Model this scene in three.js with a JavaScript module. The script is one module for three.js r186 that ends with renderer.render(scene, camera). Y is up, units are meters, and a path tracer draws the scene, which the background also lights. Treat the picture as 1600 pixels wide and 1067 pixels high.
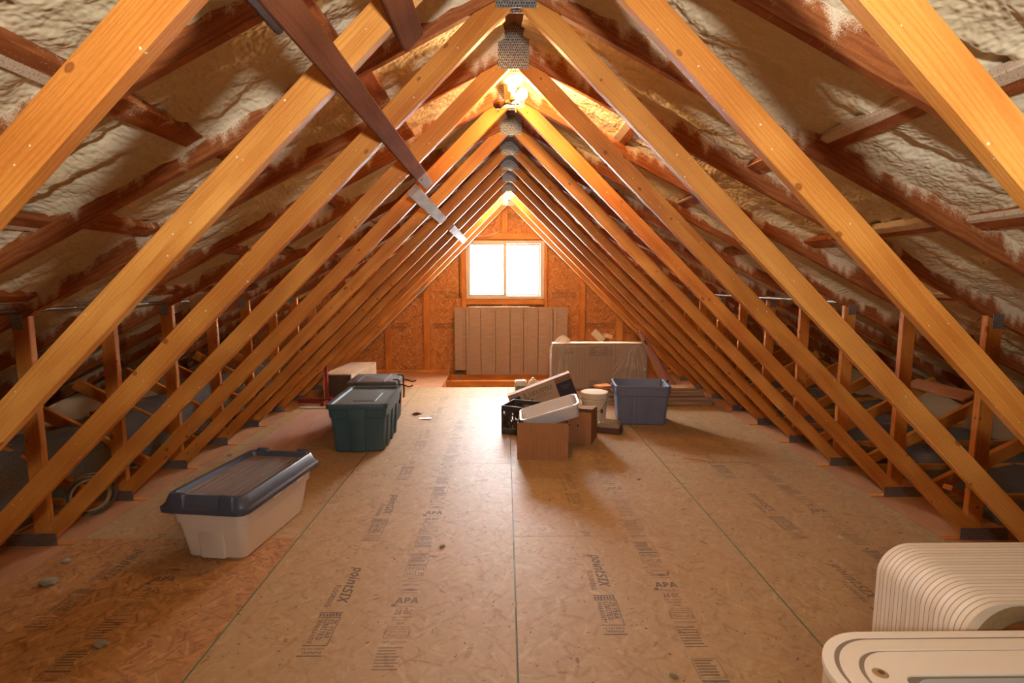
import * as THREE from 'three';
import { mergeGeometries, mergeVertices, toCreasedNormals } from 'three/addons/utils/BufferGeometryUtils.js';
import { RoundedBoxGeometry } from 'three/addons/geometries/RoundedBoxGeometry.js';
import { ImprovedNoise } from 'three/addons/math/ImprovedNoise.js';

// ---------------------------------------------------------------- camera, sky, exposure
const scene = new THREE.Scene();
const camera = new THREE.PerspectiveCamera(65.87, 1600 / 1067, 0.05, 200);
camera.position.set(0, 1.4464, 0);
{
  const pit = 0.11298, yaw = 0.01292;
  camera.lookAt(Math.sin(yaw) * Math.cos(pit), 1.4464 - Math.sin(pit), -Math.cos(yaw) * Math.cos(pit));
}
scene.background = new THREE.Color(1, 1, 1.03);
scene.backgroundIntensity = 88;                                  // overcast daylight outside the gable window
const renderer = new THREE.WebGLRenderer({ antialias: true });
renderer.toneMapping = THREE.LinearToneMapping;
renderer.toneMappingExposure = 1.13;
renderer.shadowMap.enabled = true;
const BULB_WARM = new THREE.Color().setRGB(1, 0.6, 0.27);
const UNSEEN_REAR_TINT = new THREE.Color().setRGB(1, 0.94, 0.84);  // tint of the unseen light behind the viewer
const LAMP_MID = 3, LAMP_FAR = 2.6, UNSEEN_REAR_LIGHT = 14.5;                // candela; the last one is for the unseen light behind the viewer

// ---------------------------------------------------------------- helpers
let seed = 12345;
const rnd = () => { seed = (seed * 1664525 + 1013904223) >>> 0; return seed / 4294967296; };
const rr = (a, b) => a + (b - a) * rnd();
const noise = new ImprovedNoise();
const N = (x, y, z = 0) => noise.noise(x, y, z);
const fbm = (x, y, z = 0) => N(x, y, z) + 0.5 * N(x * 2.1, y * 2.1, z + 7) + 0.25 * N(x * 4.3, y * 4.3, z + 13);
const sstep = (a, b, x) => { const t = Math.min(1, Math.max(0, (x - a) / (b - a))); return t * t * (3 - 2 * t); };
const taken = {};
const numbered = (n) => { const k = taken[n] = (taken[n] ?? -1) + 1; return k ? n + '_' + String(k).padStart(3, '0') : n; };
function sh(o) { o.castShadow = true; o.receiveShadow = true; return o; }
function part(name, geo, mat, parent, pos, rot) {
  const m = sh(new THREE.Mesh(geo, mat)); m.name = name;
  if (pos) m.position.set(...pos);
  if (rot) m.rotation.set(...rot);
  parent.add(m); return m;
}
function thing(name, label, category, pos = [0, 0, 0], turn = 0, group) {
  const o = new THREE.Group(); o.name = numbered(name); o.position.set(...pos); o.rotation.y = turn;
  o.userData = { label, category }; if (group) o.userData.group = group;
  scene.add(o); return o;
}
function single(name, label, category, geo, mat, pos, rot, group) {
  const m = part(numbered(name), geo, mat, scene, pos, rot);
  m.userData = { label, category }; if (group) m.userData.group = group;
  return m;
}
function struct(name) { const o = new THREE.Group(); o.name = name; o.userData = { kind: 'structure' }; scene.add(o); return o; }

// flat-shaded polygon soup
class Soup {
  constructor() { this.p = []; this.u = []; }
  tri(a, b, c, ua, ub, uc) { this.p.push(...a, ...b, ...c); this.u.push(...ua, ...ub, ...uc); }
  quad(a, b, c, d, ua, ub, uc, ud) { this.tri(a, b, c, ua, ub, uc); this.tri(a, c, d, ua, uc, ud); }
  geo() {
    const g = new THREE.BufferGeometry();
    g.setAttribute('position', new THREE.Float32BufferAttribute(this.p, 3));
    g.setAttribute('uv', new THREE.Float32BufferAttribute(this.u, 2));
    g.computeVertexNormals(); return g;
  }
}
// convex polygon (counter-clockwise, xy) pushed from z0 to z1, edges eased by c; uv in metres along grain direction
function prism(poly, z0, z1, grain = [1, 0], c = 0.003, ou = rr(0, 3), ov = rr(0, 1), su = 3.2, sv = 0.4) {
  let area = 0;
  for (let i = 0; i < poly.length; i++) { const a = poly[i], b = poly[(i + 1) % poly.length]; area += a[0] * b[1] - b[0] * a[1]; }
  if (area < 0) poly = [...poly].reverse();
  const n = poly.length, inset = [];
  for (let i = 0; i < n; i++) {
    const a = poly[(i + n - 1) % n], b = poly[i], d = poly[(i + 1) % n];
    const l1 = Math.hypot(b[0] - a[0], b[1] - a[1]), l2 = Math.hypot(d[0] - b[0], d[1] - b[1]);
    const n1 = [-(b[1] - a[1]) / l1, (b[0] - a[0]) / l1], n2 = [-(d[1] - b[1]) / l2, (d[0] - b[0]) / l2];
    const k = 1 + n1[0] * n2[0] + n1[1] * n2[1], s = Math.min(c / Math.max(k, 0.3), 3 * c);
    inset.push([b[0] + (n1[0] + n2[0]) * s, b[1] + (n1[1] + n2[1]) * s]);
  }
  const gl = Math.hypot(...grain), gx = grain[0] / gl, gy = grain[1] / gl;
  const UV = (p) => [(p[0] * gx + p[1] * gy) / su + ou, (-p[0] * gy + p[1] * gx + p[2] * 0.9) / sv + ov];
  const S = new Soup();
  const put = (...v) => { const u = v.map(UV); v.length === 3 ? S.tri(...v, ...u) : S.quad(...v, ...u); };
  const at = (q, z) => [q[0], q[1], z];
  for (let i = 1; i < n - 1; i++) { put(at(inset[0], z1), at(inset[i], z1), at(inset[i + 1], z1)); put(at(inset[0], z0), at(inset[i + 1], z0), at(inset[i], z0)); }
  for (let i = 0; i < n; i++) {
    const j = (i + 1) % n;
    put(at(poly[i], z0 + c), at(poly[j], z0 + c), at(poly[j], z1 - c), at(poly[i], z1 - c));
    put(at(poly[i], z1 - c), at(poly[j], z1 - c), at(inset[j], z1), at(inset[i], z1));
    put(at(inset[i], z0), at(inset[j], z0), at(poly[j], z0 + c), at(poly[i], z0 + c));
  }
  return S.geo();
}
// box with eased edges, centred, length along x; wood uv
const board = (l, h, w, c = 0.003, su, sv) => prism([[-l / 2, -h / 2], [l / 2, -h / 2], [l / 2, h / 2], [-l / 2, h / 2]], -w / 2, w / 2, [1, 0], c, undefined, undefined, su, sv);
// rounded rectangle ring
function rring(w, d, r, seg = 5) {
  const pts = []; r = Math.min(r, w / 2 - 1e-4, d / 2 - 1e-4);
  for (const [cx, cz, a0] of [[w / 2 - r, d / 2 - r, 0], [-w / 2 + r, d / 2 - r, 90], [-w / 2 + r, -d / 2 + r, 180], [w / 2 - r, -d / 2 + r, 270]])
    for (let i = 0; i <= seg; i++) { const a = (a0 + 90 * i / seg) * Math.PI / 180; pts.push([cx + r * Math.cos(a), cz + r * Math.sin(a)]); }
  return pts;
}
// stack of rounded-rectangle rings [y, w, d, r, ox, oz] joined to a surface
function loft(levels, capA = true, capB = true, crease = 0.6) {
  const S = new Soup(), rings = levels.map(([y, w, d, r, ox = 0, oz = 0]) => rring(w, d, r).map(([x, z]) => [x + ox, y, z + oz]));
  const n = rings[0].length, uv = (p) => [p[0] + p[2], p[1] + p[2] * 0.3];
  for (let k = 0; k < rings.length - 1; k++) for (let i = 0; i < n; i++) {
    const j = (i + 1) % n, a = rings[k][i], b = rings[k][j], c = rings[k + 1][j], d = rings[k + 1][i];
    S.quad(a, d, c, b, uv(a), uv(d), uv(c), uv(b));
  }
  const cap = (ring, up) => { for (let i = 1; i < n - 1; i++) { const t = up ? [ring[0], ring[i + 1], ring[i]] : [ring[0], ring[i], ring[i + 1]]; S.tri(...t, ...t.map((p) => [p[0], p[2]])); } };
  if (capA) cap(rings[0], false);
  if (capB) cap(rings[rings.length - 1], true);
  return toCreasedNormals(S.geo(), crease);
}
function tube(pts, r, closed = false, seg = 8, n = pts.length * 6) {
  return new THREE.TubeGeometry(new THREE.CatmullRomCurve3(pts.map((p) => new THREE.Vector3(...p)), closed), n, r, seg, closed);
}

// ---------------------------------------------------------------- textures
function dataTex(w, h, fn, srgb = true) {
  const d = new Uint8Array(w * h * 4);
  for (let y = 0; y < h; y++) for (let x = 0; x < w; x++) { const c = fn(x, y), i = (y * w + x) * 4; d[i] = c[0]; d[i + 1] = c[1]; d[i + 2] = c[2]; d[i + 3] = 255; }
  const t = new THREE.DataTexture(d, w, h); t.wrapS = t.wrapT = THREE.RepeatWrapping; t.magFilter = THREE.LinearFilter; t.minFilter = THREE.LinearMipmapLinearFilter; t.generateMipmaps = true;
  if (srgb) t.colorSpace = THREE.SRGBColorSpace; t.needsUpdate = true; return t;
}
function canvasTex(w, h, draw) {
  const c = document.createElement('canvas'); c.width = w; c.height = h; draw(c.getContext('2d'), w, h);
  const t = new THREE.CanvasTexture(c); t.colorSpace = THREE.SRGBColorSpace; t.wrapS = t.wrapT = THREE.RepeatWrapping; return t;
}
const mix3 = (a, b, t) => [a[0] + (b[0] - a[0]) * t, a[1] + (b[1] - a[1]) * t, a[2] + (b[2] - a[2]) * t];
const TAU = Math.PI * 2;
// sawn softwood, 3.2 m x 0.4 m, repeats
function lumberTex(light, dark, knotC, nKnots, strength = 1, nDots = 0) {
  const dots = Array.from({ length: nDots }, (_, i) => [rnd() * 3.2, rnd() * 0.4, rr(0.0012, 0.0034)]);
  const W = 2048, H = 256, knots = [];
  for (let i = 0; i < nKnots; i++) knots.push([rnd() * 3.2, rnd() * 0.4, rr(0.004, 0.0085), rr(1, 1.9)]);
  const ph = [rnd() * 9, rnd() * 9, rnd() * 9];
  return dataTex(W, H, (x, y) => {
    const u = x / W * 3.2, v = y / H * 0.4; let vv = v, k = 0, ring = 0;
    for (const [ku, kv, r, e] of knots) {
      let du = u - ku, dv = v - kv; du -= 3.2 * Math.round(du / 3.2); dv -= 0.4 * Math.round(dv / 0.4);
      if (Math.abs(du) > 0.16 || Math.abs(dv) > 0.06) continue;
      const d2 = (du * du) / (r * r * 14) + (dv * dv) / (r * r * 4);
      vv -= Math.sign(dv) * r * 1.5 * Math.exp(-d2) * (1 - Math.exp(-Math.abs(dv) / r * 2));
      const d = Math.hypot(du / e, dv) / r;
      k = Math.max(k, 1 - sstep(0.75, 1.15, d)); ring = Math.max(ring, sstep(0.6, 0.95, d) * (1 - sstep(0.95, 1.5, d)));
    }
    const a = u / 3.2 * TAU, w = 0.012 * Math.sin(a + ph[0]) + 0.006 * Math.sin(2 * a + ph[1] + v * 20) + 0.003 * Math.sin(5 * a + ph[2]);
    const q = (vv + w) / 0.4;
    const g = 0.5 + 0.5 * Math.sin(q * TAU * 31 + 5 * Math.sin(q * TAU * 3 + 1) + 3 * Math.sin(q * TAU * 7));
    const fine = N(x * 0.02, y * 0.9, 3) * 0.5 + N(x * 0.11, y * 0.5, 8) * 0.3;
    const patch = N(Math.cos(a) * 2.2, Math.sin(a) * 2.2, v * 9) * 0.5;
    let c = mix3(light, dark, Math.min(1, Math.max(0, (Math.pow(g, 2.5) * 0.3 + fine * 0.45 + patch * 1.1 + 0.3) * strength)));
    c = mix3(c, knotC, k * 0.6); c = mix3(c, [knotC[0] * 0.7, knotC[1] * 0.65, knotC[2] * 0.6], ring * 0.4);
    for (const [du, dv, r] of dots) if (Math.abs(du - u) < r && Math.abs(dv - v) < r && Math.hypot(du - u, dv - v) < r) c = [240, 228, 205];
    return c.map((q2) => Math.max(0, Math.min(255, q2)));
  });
}
const LUM = [
  lumberTex([222, 153, 70], [182, 106, 38], [132, 68, 24], 24, 1, 90),
  lumberTex([214, 143, 62], [172, 96, 33], [122, 60, 22], 30, 1, 70),
  lumberTex([228, 162, 80], [190, 115, 45], [138, 74, 28], 18, 1, 60),
];
const lumberBump = dataTex(1024, 256, (x, y) => { const v = 128 + 60 * N(x * 0.02, y * 0.6, 5) + 40 * N(x * 0.008, y * 0.03, 9); return [v, v, v]; }, false);
const woodMat = LUM.map((map) => new THREE.MeshPhysicalMaterial({ map, roughness: 0.55, bumpMap: lumberBump, bumpScale: 0.0012, specularIntensity: 0.7, clearcoat: 0.05, clearcoatRoughness: 0.4 }));
const anyWood = () => woodMat[Math.floor(rnd() * 3)];
// rafters: aged wood with spray-foam overspray stippled on from the roof side; u repeats every 2.65 m, v 0..1 over the depth
const chordTex = [0, 1].map((s) => {
  const W = 2048, H = 128;
  return dataTex(W, H, (x, y) => {
    const u = x / W, v = y / H, a = u * TAU;
    const g = 0.5 + 0.5 * Math.sin(v * 40 + 2 * Math.sin(a + s) + N(Math.cos(a) * 3, Math.sin(a) * 3, v * 5) * 5);
    let c = mix3([176, 104, 50], [132, 68, 28], g * 0.5 + N(x * 0.02, y * 0.5, s) * 0.5 + 0.2);
    const cx = Math.cos(a), sx = Math.sin(a);
    const blob = N(cx * 3.2 + s * 3, sx * 3.2, 4 + s) * 0.85 + N(cx * 9, sx * 9, 2 + s * 5) * 0.4 + N(x * 0.06, y * 0.06, s) * 0.16;
    const cover = (v - 0.56) * 1.5 + blob * 1.15;
    const p = sstep(-0.38, 0.4, cover), h = (Math.sin(x * 12.9898 + y * 78.233 + s) * 43758.5453) % 1, hh = Math.abs(h);
    if (hh < p * 0.95) c = mix3(c, [238, 229, 210], 0.75 + 0.25 * ((hh * 97) % 1));
    else if (hh > 0.996) c = [225, 212, 190];
    return c;
  });
});
const chordMat = chordTex.map((map) => new THREE.MeshStandardMaterial({ map, roughness: 0.75 }));
const foamBump = dataTex(1024, 1024, (x, y) => { const v = 128 + 85 * N(x * 0.25, y * 0.25, 3.3) + 45 * N(x * 0.5, y * 0.5, 7.1); return [v, v, v]; }, false);   // repeats every 4.8 m
const foamMap = dataTex(256, 256, (x, y) => { const a = x / 256 * TAU, b = y / 256 * TAU; const v = N(Math.cos(a) * 2, Math.sin(a) * 2 + Math.cos(b) * 2, Math.sin(b) * 2); return mix3([238, 229, 204], [220, 205, 170], 0.5 + v * 0.9); });
const foamMat = new THREE.MeshStandardMaterial({ map: foamMap, roughness: 0.8, bumpMap: foamBump, bumpScale: 0.014 });

// oriented strand board flakes
function flakes(g, W, H, pxm, count, tones, alpha, lmin = 0.03, lmax = 0.11) {
  for (let i = 0; i < count; i++) {
    const x = rnd() * W, y = rnd() * H, l = rr(lmin, lmax) * pxm, w = rr(0.005, 0.022) * pxm, a = rr(-1.2, 1.2) + (rnd() < 0.6 ? Math.PI / 2 : 0);
    g.save(); g.translate(x, y); g.rotate(a); g.globalAlpha = alpha * rr(0.3, 1);
    g.fillStyle = tones[Math.floor(rnd() * tones.length)];
    g.beginPath(); g.moveTo(-l / 2, -w * 0.3); g.lineTo(-l * 0.3, -w / 2); g.lineTo(l / 2, -w * 0.4); g.lineTo(l * 0.42, w / 2); g.lineTo(-l * 0.4, w * 0.4); g.closePath(); g.fill(); g.restore();
  }
  g.globalAlpha = 1;
}
const INK = '#463c36';
function floorPrint(g, M, off, wear) {
  const T = (txt, x, y, size, weight = 'bold', fam = 'sans-serif', len) => { g.font = `${weight} ${size * M}px ${fam}`; len ? g.fillText(txt, x * M, y * M, len * M) : g.fillText(txt, x * M, y * M); };
  g.fillStyle = INK; g.strokeStyle = INK; g.textBaseline = 'alphabetic';
  for (let k = -1; k < 3; k++) {
    const s = off + k * 0.92;
    // strip one, written along the panel
    g.save(); g.translate(0.405 * M, s * M); g.rotate(Math.PI / 2); g.globalAlpha = rr(0.62, 0.85) * wear; g.textAlign = 'left';
    T('pointSIX', 0, 0, 0.072, 'bold italic', 'sans-serif', 0.32); T('FLOORING', 0.16, 0.042, 0.034, 'bold', 'sans-serif', 0.185); g.restore();
    g.save(); g.translate(0.36 * M, (s + 0.37) * M); g.globalAlpha = rr(0.65, 0.85) * wear; g.textAlign = 'left';
    g.fillRect(0, 0, 0.1 * M, 0.007 * M); for (let i = 0; i < 7; i++) g.fillRect((0.003 + i * 0.014) * M, 0.01 * M, 0.009 * M, 0.022 * M);
    g.fillRect(0, 0.036 * M, 0.1 * M, 0.005 * M); g.fillRect(0.097 * M, 0.036 * M, 0.004 * M, 0.18 * M); g.fillRect(0, 0.214 * M, 0.1 * M, 0.005 * M);
    g.save(); g.translate(0.068 * M, 0.05 * M); g.rotate(Math.PI / 2); T('25 YEAR', 0, 0, 0.033, 'bold', 'sans-serif', 0.155); T('LIMITED', 0, 0.03, 0.033, 'bold', 'sans-serif', 0.155); T('WARRANTY', 0, 0.058, 0.028, 'bold', 'sans-serif', 0.155); g.restore();
    g.textAlign = 'center'; T('US PATENTS', 0.05, 0.243, 0.017, 'bold', 'sans-serif', 0.094); T('7849654', 0.05, 0.265, 0.021, 'bold', 'sans-serif', 0.094); g.fillRect(0, 0.272 * M, 0.1 * M, 0.007 * M);
    g.restore();
    // strip two, written across the panel
    g.save(); g.translate(0.67 * M, (s + 0.0) * M); g.globalAlpha = rr(0.6, 0.82) * wear; g.textAlign = 'center';
    g.lineWidth = 0.0028 * M;
    g.strokeRect(0, -0.13 * M, 0.1 * M, 0.1 * M); for (let i = 0; i < 6; i++) g.fillRect(0.006 * M, (-0.124 + i * 0.015) * M, rr(0.06, 0.088) * M, 0.008 * M);
    g.fillRect(0, -0.02 * M, 0.1 * M, 0.012 * M); g.strokeRect(0, 0, 0.1 * M, 0.032 * M); T('RATED', 0.05, 0.026, 0.028, 'bold', 'sans-serif', 0.08);
    g.strokeRect(0, 0.045 * M, 0.055 * M, 0.045 * M); T('1.97', 0.027, 0.078, 0.026, 'bold', 'sans-serif', 0.04); T('19', 0.08, 0.078, 0.03); g.fillRect(0.06 * M, 0.085 * M, 0.04 * M, 0.004 * M);
    T('TYPE F', 0.05, 0.118, 0.018); g.fillRect(0, 0.13 * M, 0.1 * M, 0.003 * M); T('STRENGTH AXIS', 0.05, 0.17, 0.014, 'bold', 'sans-serif', 0.085);
    g.beginPath(); g.moveTo(0.005 * M, 0.205 * M); g.lineTo(0.06 * M, 0.195 * M); g.lineTo(0.1 * M, 0.207 * M); g.lineTo(0.06 * M, 0.215 * M); g.closePath(); g.fill(); T('THIS SIDE DOWN', 0.055, 0.235, 0.012, 'bold', 'sans-serif', 0.08);
    T('APA', 0.055, 0.31, 0.058, '900', 'sans-serif', 0.105); T('THE ENGINEERED WOOD ASSOCIATION', 0.055, 0.338, 0.011, 'bold', 'sans-serif', 0.1);
    g.beginPath(); g.arc(0.0, 0.325 * M, 0.011 * M, 0, TAU); g.fill();
    T('24 OC', 0.055, 0.392, 0.044, 'bold', 'sans-serif', 0.082); T('SIZED FOR SPACING', 0.055, 0.415, 0.013, 'bold', 'sans-serif', 0.09); T('EXPOSURE 1', 0.055, 0.436, 0.014); T('T&G', 0.055, 0.458, 0.017);
    T('PS 2-04  PRP-108', 0.06, 0.482, 0.013, 'bold', 'sans-serif', 0.085); g.strokeRect(0.004 * M, 0.49 * M, 0.1 * M, 0.055 * M); T('CSA O325', 0.06, 0.51, 0.015); T('1R24 / 2F24', 0.06, 0.536, 0.017); T('23/32 CATEGORY', 0.055, 0.575, 0.015, 'bold', 'sans-serif', 0.1);
    g.beginPath(); g.arc(0.018 * M, 0.512 * M, 0.01 * M, 0, TAU); g.stroke();
    for (let i = 0; i < 8; i++) g.fillRect(0, (0.6 + i * 0.017) * M, rr(0.07, 0.1) * M, 0.006 * M);
    g.restore();
  }
  g.globalAlpha = 1;
}
function panelTex(off, wear, orange) {
  return canvasTex(1024, 2048, (g, W, H) => {
    const M = W / 1.22;
    g.fillStyle = orange ? '#aa7e4b' : '#aa8d63'; g.fillRect(0, 0, W, H);
    flakes(g, W, H, M, 5200, orange ? ['#bc8a55', '#926032', '#aa743f', '#c89c64', '#825026', '#9e6b3a'] : ['#b6996f', '#98774c', '#a9895d', '#c0a67c', '#8c6b43', '#a7855a', '#b4936e'], orange ? 0.65 : 0.42);
    // foot-worn grey dust in soft-edged patches, with grain
    if (!orange) for (let i = 0; i < 2600; i++) { const x = rnd() * W, y = rnd() * H; if (N(x * 0.004, y * 0.004, off * 9) < 0.02) continue; g.globalAlpha = rr(0.04, 0.14); g.fillStyle = rnd() < 0.6 ? '#bfae9a' : '#988474'; g.beginPath(); g.ellipse(x, y, rr(4, 26), rr(2, 9), rnd() * 3, 0, TAU); g.fill(); }
    for (let i = 0; i < 560; i++) { g.globalAlpha = rr(0.25, 0.8); g.fillStyle = rnd() < 0.7 ? '#5a3722' : '#3c2a20'; const r = rr(0.6, 3.2); g.beginPath(); g.ellipse(rnd() * W, rnd() * H, r * rr(1, 3), r, rnd() * 3, 0, TAU); g.fill(); }
    for (let i = 0; i < 26; i++) { g.globalAlpha = rr(0.3, 0.65); g.fillStyle = '#6d4326'; const r = rr(3, 7); g.beginPath(); g.ellipse(rnd() * W, rnd() * H, r * rr(1.2, 4), r, rnd() * 3, 0, TAU); g.fill(); }
    for (let i = 0; i < 60; i++) { g.globalAlpha = rr(0.4, 0.9); g.strokeStyle = rnd() < 0.6 ? '#dcb88e' : '#6f4527'; g.lineWidth = rr(0.8, 2); const x = rnd() * W, y = rnd() * H, a = rr(-1, 1) * 0.8, l = rr(15, 70); g.beginPath(); g.moveTo(x, y); g.lineTo(x + l * Math.sin(a), y + l * Math.cos(a) * rr(-1, 1)); g.stroke(); }
    g.globalAlpha = 1; floorPrint(g, M, off, wear);
    g.globalAlpha = 0.85; g.fillStyle = '#56745c'; g.fillRect(0, 0, 3.4, H); g.fillRect(W - 3.4, 0, 3.4, H); g.globalAlpha = 1;
  });
}
const OSBB = dataTex(512, 512, (x, y) => { const v = 128 + 60 * N(x * 0.05, y * 0.02, 2) + 50 * N(x * 0.02, y * 0.06, 6); return [v, v, v]; }, false);
const panelMat = { B: [0.61, 0.95, 0], D: [0.61, 0.8, 0], Cn: [0.2, 0.95, 0], Cf: [0.53, 0.55, 0], A: [0.12, 0.9, 1], X: [0.4, 0.3, 0] };
for (const k in panelMat) panelMat[k] = new THREE.MeshPhysicalMaterial({ map: panelTex(...panelMat[k]), roughness: 0.6, bumpMap: OSBB, bumpScale: 0.0008, clearcoat: 0.04, clearcoatRoughness: 0.4 });
const wallOsbTex = canvasTex(2048, 1024, (g, W, H) => {
  g.fillStyle = '#bb7b3f'; g.fillRect(0, 0, W, H);
  flakes(g, W, H, W / 2.44, 5200, ['#d39a5a', '#a3612a', '#b97638', '#e0ad6c', '#8a4c1e', '#c98a4a'], 0.6, 0.03, 0.12);
  g.fillStyle = '#40302a';
  for (const [x, y, w] of [[250, 760, 360], [900, 760, 300], [1500, 760, 380], [600, 150, 420], [1350, 150, 380]]) for (let j = 0; j < 5; j++) { let q = x; while (q < x + w) { const l = rr(5, 26); g.globalAlpha = rr(0.35, 0.75); g.fillRect(q, y + j * 15, l, 9); q += l + rr(3, 9); } }
  g.globalAlpha = 1;
});
const wallOsbMat = new THREE.MeshStandardMaterial({ map: wallOsbTex, roughness: 0.7 });
const plyTex = lumberTex([190, 140, 98], [160, 108, 68], [120, 76, 44], 6, 0.8);
const plyMat = new THREE.MeshStandardMaterial({ map: plyTex, roughness: 0.65 });
const plateTex = dataTex(256, 256, (x, y) => { const row = Math.floor(y / 21), cx = (x + (row % 2) * 9) % 18, cy = y % 21; const slit = cx > 5 && cx < 11 && cy > 4 && cy < 16; const v = slit ? 60 + N(x * 0.3, y * 0.3) * 20 : 168 + N(x * 0.06, y * 0.06) * 50; return [v, v, v * 1.01]; });
const plateBump = dataTex(256, 256, (x, y) => { const row = Math.floor(y / 21), cx = (x + (row % 2) * 9) % 18, cy = y % 21; const v = cx > 4 && cx < 12 && cy > 3 && cy < 17 ? 20 : 200; return [v, v, v]; }, false);
const plateMat = new THREE.MeshStandardMaterial({ map: plateTex, metalness: 0.85, roughness: 0.42, bumpMap: plateBump, bumpScale: 0.0015 });
const plain = (hex, roughness = 0.7, o = {}) => new THREE.MeshPhysicalMaterial({ color: hex, roughness, ...o });

// ---------------------------------------------------------------- structure
const S = 0.6096, TZ = (n) => -(2.865 + S * (n - 4));            // truss n stands at TZ(n)
const ZB = -8.39, ZF = 3.2, RX = 4.75;                           // gable sheathing, rear gable, eave
const XR = 0.045;                                                // the ridge stands over the middle joint of the floor
const lowY = (x) => 2.6 - 0.515 * Math.abs(x);                   // underside of the rafters, x from the ridge
const SL = Math.atan(0.515), CS = Math.cos(SL), SN = Math.sin(SL);

// floor: panels laid on the truss bottom chords
const floor = struct('floor');
function panel(x0, z0, z1, mat, flip) {
  const w = 1.22, g = new THREE.BoxGeometry(w - 0.003, 0.018, z1 - z0 - 0.003);
  const p = g.attributes.position, u = g.attributes.uv;
  for (let i = 0; i < p.count; i++) {
    let a = (p.getX(i) + w / 2) / w, b = 1 - (p.getZ(i) + (z1 - z0) / 2) / 2.44;
    if (flip) { a = 1 - a; b = 1 - b; }
    u.setXY(i, a, b);
  }
  return part('floor_panel', g, mat, floor, [x0 + w / 2, -0.009, (z0 + z1) / 2]);
}
const XA = -2.395, XBc = -1.175, XC = 0.045, XD = 1.265, EDGE = 2.485, HZ = -7.15;
for (const [x, m] of [[XA, ['A', 'X', 'A', 'X', 'Cf']], [XC, ['Cf', 'Cf', 'Cn', 'X', 'A']]]) {
  const z = [HZ, TZ(8), TZ(4), TZ(0), TZ(0) + 2.438, ZF];
  for (let i = 0; i < 5; i++) panel(x, z[i], z[i + 1], panelMat[x === XA ? ['X', 'Cf', 'A', 'A', 'X'][i] : m[i]], false);
}
for (const [x, m] of [[XBc, ['X', 'Cf', 'B', 'X', 'B']], [XD, ['Cf', 'X', 'D', 'X', 'D']]]) {
  const z = [HZ, TZ(10), TZ(6), TZ(2), TZ(2) + 2.438, ZF];
  for (let i = 0; i < 5; i++) panel(x, z[i], z[i + 1], panelMat[m[i]], false);
}
// plywood either side of the hatch
part('plywood_sheet', board(1.515, 0.018, 1.2, 0.002), plyMat, floor, [-1.64, -0.009, -7.755]);
part('plywood_sheet', board(1.72, 0.018, 1.2, 0.002), plyMat, floor, [1.625, -0.009, -7.755]);
// narrow ledge boards between the truss feet
for (let n = 1; n < 13; n++) for (const s of [-1, 1]) {
  const xe = s > 0 ? EDGE : -XA;
  part('ledge_board', board(S - 0.05, 0.02, 0.5, 0.002), plyMat, floor, [s * (xe + 0.26), -0.034, TZ(n) - S / 2], [0, Math.PI / 2, 0]);
}
// what lies under the floor: the ceiling boards of the storey below, with the hatch left open
const dimMat = plain('#ab8c68', 0.9);
for (const [x0, x1, z0, z1] of [[-4.9, -0.88, ZB - 0.1, ZF], [0.78, 4.9, ZB - 0.1, ZF], [-0.88, 0.78, HZ, ZF], [-0.88, 0.78, ZB - 0.1, -8.3]])
  part('subfloor', new THREE.BoxGeometry(x1 - x0, 0.05, z1 - z0), dimMat, floor, [(x0 + x1) / 2, -0.16, (z0 + z1) / 2]);
// hatch well
const wellMat = new THREE.MeshStandardMaterial({ map: LUM[1], roughness: 0.8 });
part('hatch_joist', board(1.74, 0.4, 0.04), wellMat, floor, [-0.05, -0.225, -8.31]);
part('hatch_joist', board(1.66, 0.05, 0.05), wellMat, floor, [-0.05, -0.12, -8.27]);
part('hatch_joist', board(1.74, 0.4, 0.04), wellMat, floor, [-0.05, -0.22, HZ + 0.022]);
part('hatch_joist', board(1.14, 0.4, 0.04), wellMat, floor, [-0.9, -0.22, -7.72], [0, Math.PI / 2, 0]);
part('hatch_joist', board(1.14, 0.4, 0.04), wellMat, floor, [0.8, -0.22, -7.72], [0, Math.PI / 2, 0]);
part('hatch_bottom', new THREE.BoxGeometry(1.9, 0.03, 1.4), dimMat, floor, [-0.05, -0.435, -7.72]);
part('nail_plate', prism([[-0.03, -0.04], [0.03, -0.04], [0.03, 0.04], [-0.03, 0.04]], 0, 0.002, [1, 0], 0.0005, 0, 0, 0.12, 0.12), plateMat, floor, [-0.73, -0.055, -8.289]);

// loose insulation out under the eaves
function lumpySheet(x0, x1, z0, z1, hgt, step = 0.07) {
  const nx = Math.round((x1 - x0) / step), nz = Math.round((z1 - z0) / step), g = new THREE.PlaneGeometry(x1 - x0, z1 - z0, nx, nz);
  g.rotateX(-Math.PI / 2); g.translate((x0 + x1) / 2, 0, (z0 + z1) / 2);
  const p = g.attributes.position;
  for (let i = 0; i < p.count; i++) p.setY(i, hgt(p.getX(i), p.getZ(i)));
  g.computeVertexNormals(); return g;
}
const wool = plain('#6e675f', 1, { bumpMap: foamBump, bumpScale: 0.014 });
for (const s of [-1, 1]) {
  const m = part('loose_insulation', lumpySheet(s > 0 ? 2.85 : -RX, s > 0 ? RX : -2.85, ZB + 0.05, ZF, (x, z) => -0.06 + 0.035 * fbm(x * 3, z * 3, s) + 0.05 * fbm(x * 1.1, z * 1.1, 5)), wool, floor);
  m.userData.kind = 'stuff';
}

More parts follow.
